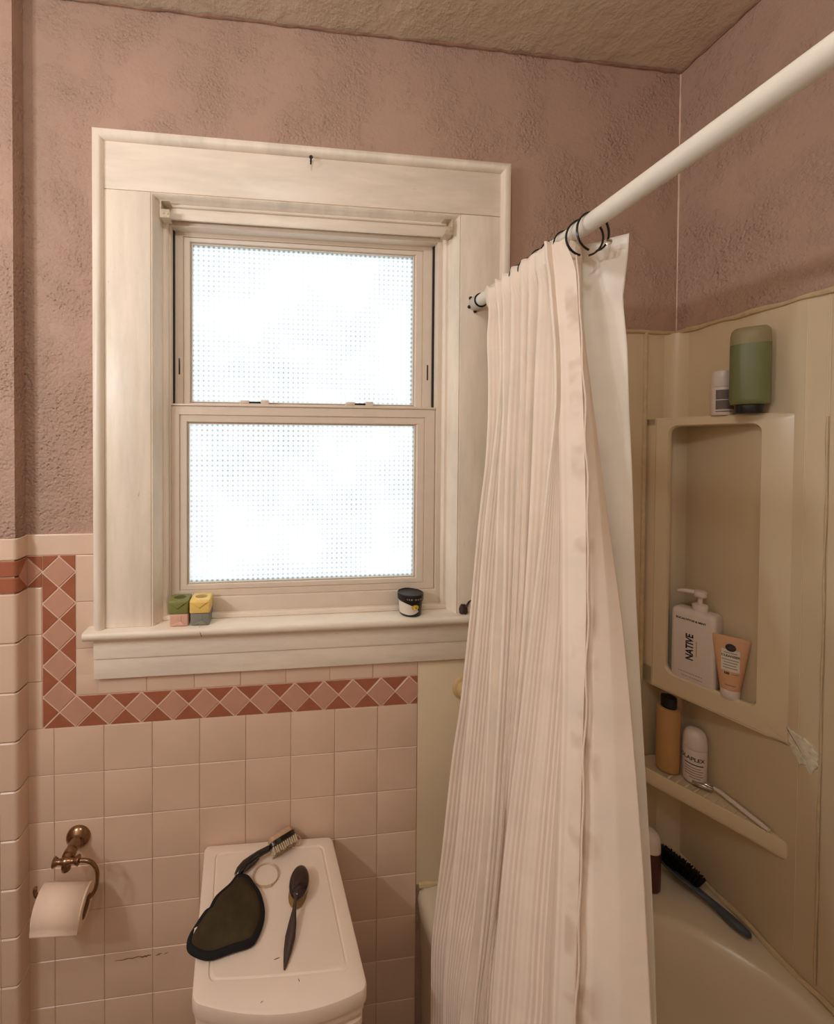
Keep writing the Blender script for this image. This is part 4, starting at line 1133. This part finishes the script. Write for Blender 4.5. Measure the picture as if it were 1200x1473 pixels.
m = MB(); m.loft([ov(.0322, .0212, .1502), ov(.0320, .0212, .172), ov(.0300, .0195, .181), ov(.0255, .016, .186), ov(.012, .008, .187)], 0, mat=Mg); m.build('clear_end', M['clear'], gb, 50)

# bottles on the lower shelf
LS = .8095
tl_ = (1.4020, -.0560, LS)
round_bottle('tan_bottle', tl_, 'tan bottle with a black cap on the lower corner shelf', 'bottle', [
    ('body', [(.0225, 0), (.0245, .002), (.0250, .006), (.0250, .156), (.0240, .1595), (.0200, .161)], 'tan_bottle', {}),
    ('cap', [(.0165, .160), (.0165, .162), (.0168, .184), (.0160, .187), (.010, .188)], 'black', {})])
ol = (1.4345, -.0960, LS)
ob2 = round_bottle('rounded_bottle', ol, 'white bottle with a rounded top beside the tan bottle', 'bottle', [
    ('body', [(.0215, 0), (.0235, .002), (.0240, .006), (.0240, .082), (.0236, .0835)], 'bottle_white', {}),
    ('cap', [(.0238, .0845), (.0240, .0855), (.0236, .100), (.0222, .112), (.0190, .121), (.0130, .127), (.006, .1292)], 'bottle_white', {})])
fo = face(ol)
def on_cyl(p, z, r=.0243, mir=1, sh=0): 
    a = fo + (p.x + sh) / .024; return (ol[0] + (r + p.z) * math.cos(a), ol[1] + (r + p.z) * math.sin(a), ol[2] + z + p.y)
tv, tf = text_mesh('OLAPLEX', .0125, 0, .0003)
m = MB(); m.add([on_cyl(p, .062, sh=-.006) for p in tv], tf); m.build('lettering', M['ink'], ob2); m = MB()
cyl_patch(m, ol, .0243, fo - .85, fo + .75, .0480, .0505)
m.build('dark_line', M['ink'], ob2)
m = MB()
for z, a0, a1 in ((.040, -.8, .5), (.034, -.8, .7), (.028, -.8, .6), (.022, -.8, .7), (.016, -.4, .5)): cyl_patch(m, ol, .0243, fo + a0, fo + a1, z, z + .0022)
m.build('fine_print', M['fadedink'], ob2)
# razor
rz = tag(empty('razor', (1.44, -.18, LS)), 'white handled razor with a metal head on the lower corner shelf', 'razor')
m = MB(); pts = [(1.4415, -.1370, LS + .0115), (1.4435, -.150, LS + .0115), (1.4465, -.180, LS + .0090), (1.4490, -.215, LS + .0065), (1.4500, -.243, LS + .0055)]
m.tube(pts, [.0038, .0048, .0050, .0052, .0046], 14); m.build('handle', M['bottle_white'], rz, 50)
m = MB(); m.tube([(1.4420, -.1400, LS + .0115), (1.4365, -.1290, LS + .0115), (1.4310, -.1235, LS + .0105)], [.0032, .0028, .0034], 10)
mt = frame((1.4260, -.1235, LS + .0080), (.62, -.78, 0), (.78, .62, 0))
m.box(-.0190, .0190, -.0055, .0055, -.0050, .0035, bev=.0018, mat=mt); m.build('head', M['chrome'], rz, 50)

# ------------------------------------------------------------------ things on the tub ledge
ml = (1.3120, -.0930, rim_z(1.31) + .0005)
mbot = round_bottle('maroon_bottle', ml, 'maroon bottle with a white cap on the tub ledge behind the curtain', 'bottle', [
    ('body', [(.0240, 0), (.0258, .002), (.0262, .006), (.0262, .090), (.0252, .094)], 'maroon', {}),
    ('cap', [(.0256, .0945), (.0258, .096), (.0252, .118), (.0220, .130), (.014, .136)], 'bottle_white', {})])
hb_ = tag(empty('hair_brush', (1.40, -.14, .557)), 'black bristled hair brush with a slate grey handle on the tub ledge', 'brush')
tip, hd0 = Vector((1.4270, -.2320, .5705)), Vector((1.3840, -.0830, .5830))
bd_ = (hd0 - tip).normalized(); side = bd_.cross(Z).normalized(); upv = side.cross(bd_)
facing = (upv * .86 + side * .50).normalized(); wid = facing.cross(bd_).normalized()      # bristles up, leaning to the wall
Mb = Matrix((wid, bd_, facing)).transposed().to_4x4(); Mb.translation = tip
m = MB()
prof = [(0, .0030, .003), (.004, .0105, .0075), (.018, .0150, .0098), (.036, .0155, .0100), (.056, .0122, .0090), (.072, .0100, .0080), (.086, .0130, .0072), (.096, .0210, .0060), (.112, .0320, .0060), (.140, .0375, .0060), (.168, .0330, .0054), (.182, .0210, .0046), (.188, .0060, .0030)]
m.loft([[(a * math.cos(2 * PI * j / 20), y, b * math.sin(2 * PI * j / 20)) for j in range(20)] for y, a, b in prof], 0, mat=Mb); m.build('handle', M['slate'], hb_, 60)
m = MB(); m.loft([[(a * math.cos(2 * PI * j / 24), .139 + bb_ * math.sin(2 * PI * j / 24), z) for j in range(24)] for a, bb_, z in ((.0335, .042, .003), (.0335, .042, .0068), (.028, .037, .0092), (.013, .018, .0102))], 0, mat=Mb); m.build('cushion', M['black'], hb_, 60)
m = MB()
for i in range(19):
    for j in range(15):
        x = -.0315 + .063 * j / 14; y = .100 + .080 * i / 18
        if (x / .0330) ** 2 + ((y - .139) / .042) ** 2 > .98: continue
        m.tube([(x, y, .007), (x * 1.18 + random.uniform(-.001, .001), y + (y - .139) * .15 + random.uniform(-.0014, .0014), .030 + random.uniform(-.002, .002))], [.0016, .0012], 5, mat=Mb)
o = m.build('bristles', M['black'], hb_); o['kind'] = 'stuff'

# ------------------------------------------------------------------ lights
def bulb(name, loc, power, r, col):
    l = bpy.data.lights.new(name, 'POINT'); l.energy = power; l.shadow_soft_size = r; l.color = col
    o = bpy.data.objects.new(name, l); COL.objects.link(o); o.location = loc; return o
WARM = (.93, 1.0, 1.07)
bulb('vanity_bulb', (-.68, -.82, 1.98), 13.0, .035, WARM)
bulb('vanity_bulb', (-.68, -1.06, 1.98), 13.0, .035, WARM)
bulb('ceiling_bulb', (.30, -1.05, 2.50), 9.0, .05, WARM)
w = bpy.data.worlds.new('overcast'); sc.world = w; w.use_nodes = True
bg = w.node_tree.nodes['Background']; bg.inputs['Color'].default_value = (.93, .97, 1.0, 1); bg.inputs['Strength'].default_value = 1.32

# ------------------------------------------------------------------ camera
cam = bpy.data.cameras.new('camera'); co = bpy.data.objects.new('camera', cam); COL.objects.link(co)
ya, pi_, ro = .114663, -.015278, .0048019
fw = Vector((math.sin(ya) * math.cos(pi_), math.cos(ya) * math.cos(pi_), math.sin(pi_)))
r = Vector((math.cos(ya), -math.sin(ya), 0)); u = r.cross(fw)
r, u = r * math.cos(ro) + u * math.sin(ro), -r * math.sin(ro) + u * math.cos(ro)
mw = Matrix((r, u, -fw)).transposed().to_4x4(); mw.translation = Vector((.39226, -1.0121, 1.6383))
co.matrix_world = mw
cam.sensor_fit = 'VERTICAL'; cam.sensor_height = 36.0; cam.lens = 600.02 * 36.0 / 1473
cam.shift_x = (600 - 465.24) / 1473; cam.shift_y = -(736.5 - 650.26) / 1473
cam.clip_start = .01
sc.camera = co
vs_ = sc.view_settings; vs_.view_transform = 'Standard'; vs_.look = 'None'; vs_.gamma = 1.0; vs_.use_curve_mapping = False; vs_.exposure = 0.0
sc.cycles.use_denoising = True
sc.cycles.max_bounces = 10; sc.cycles.diffuse_bounces = 6
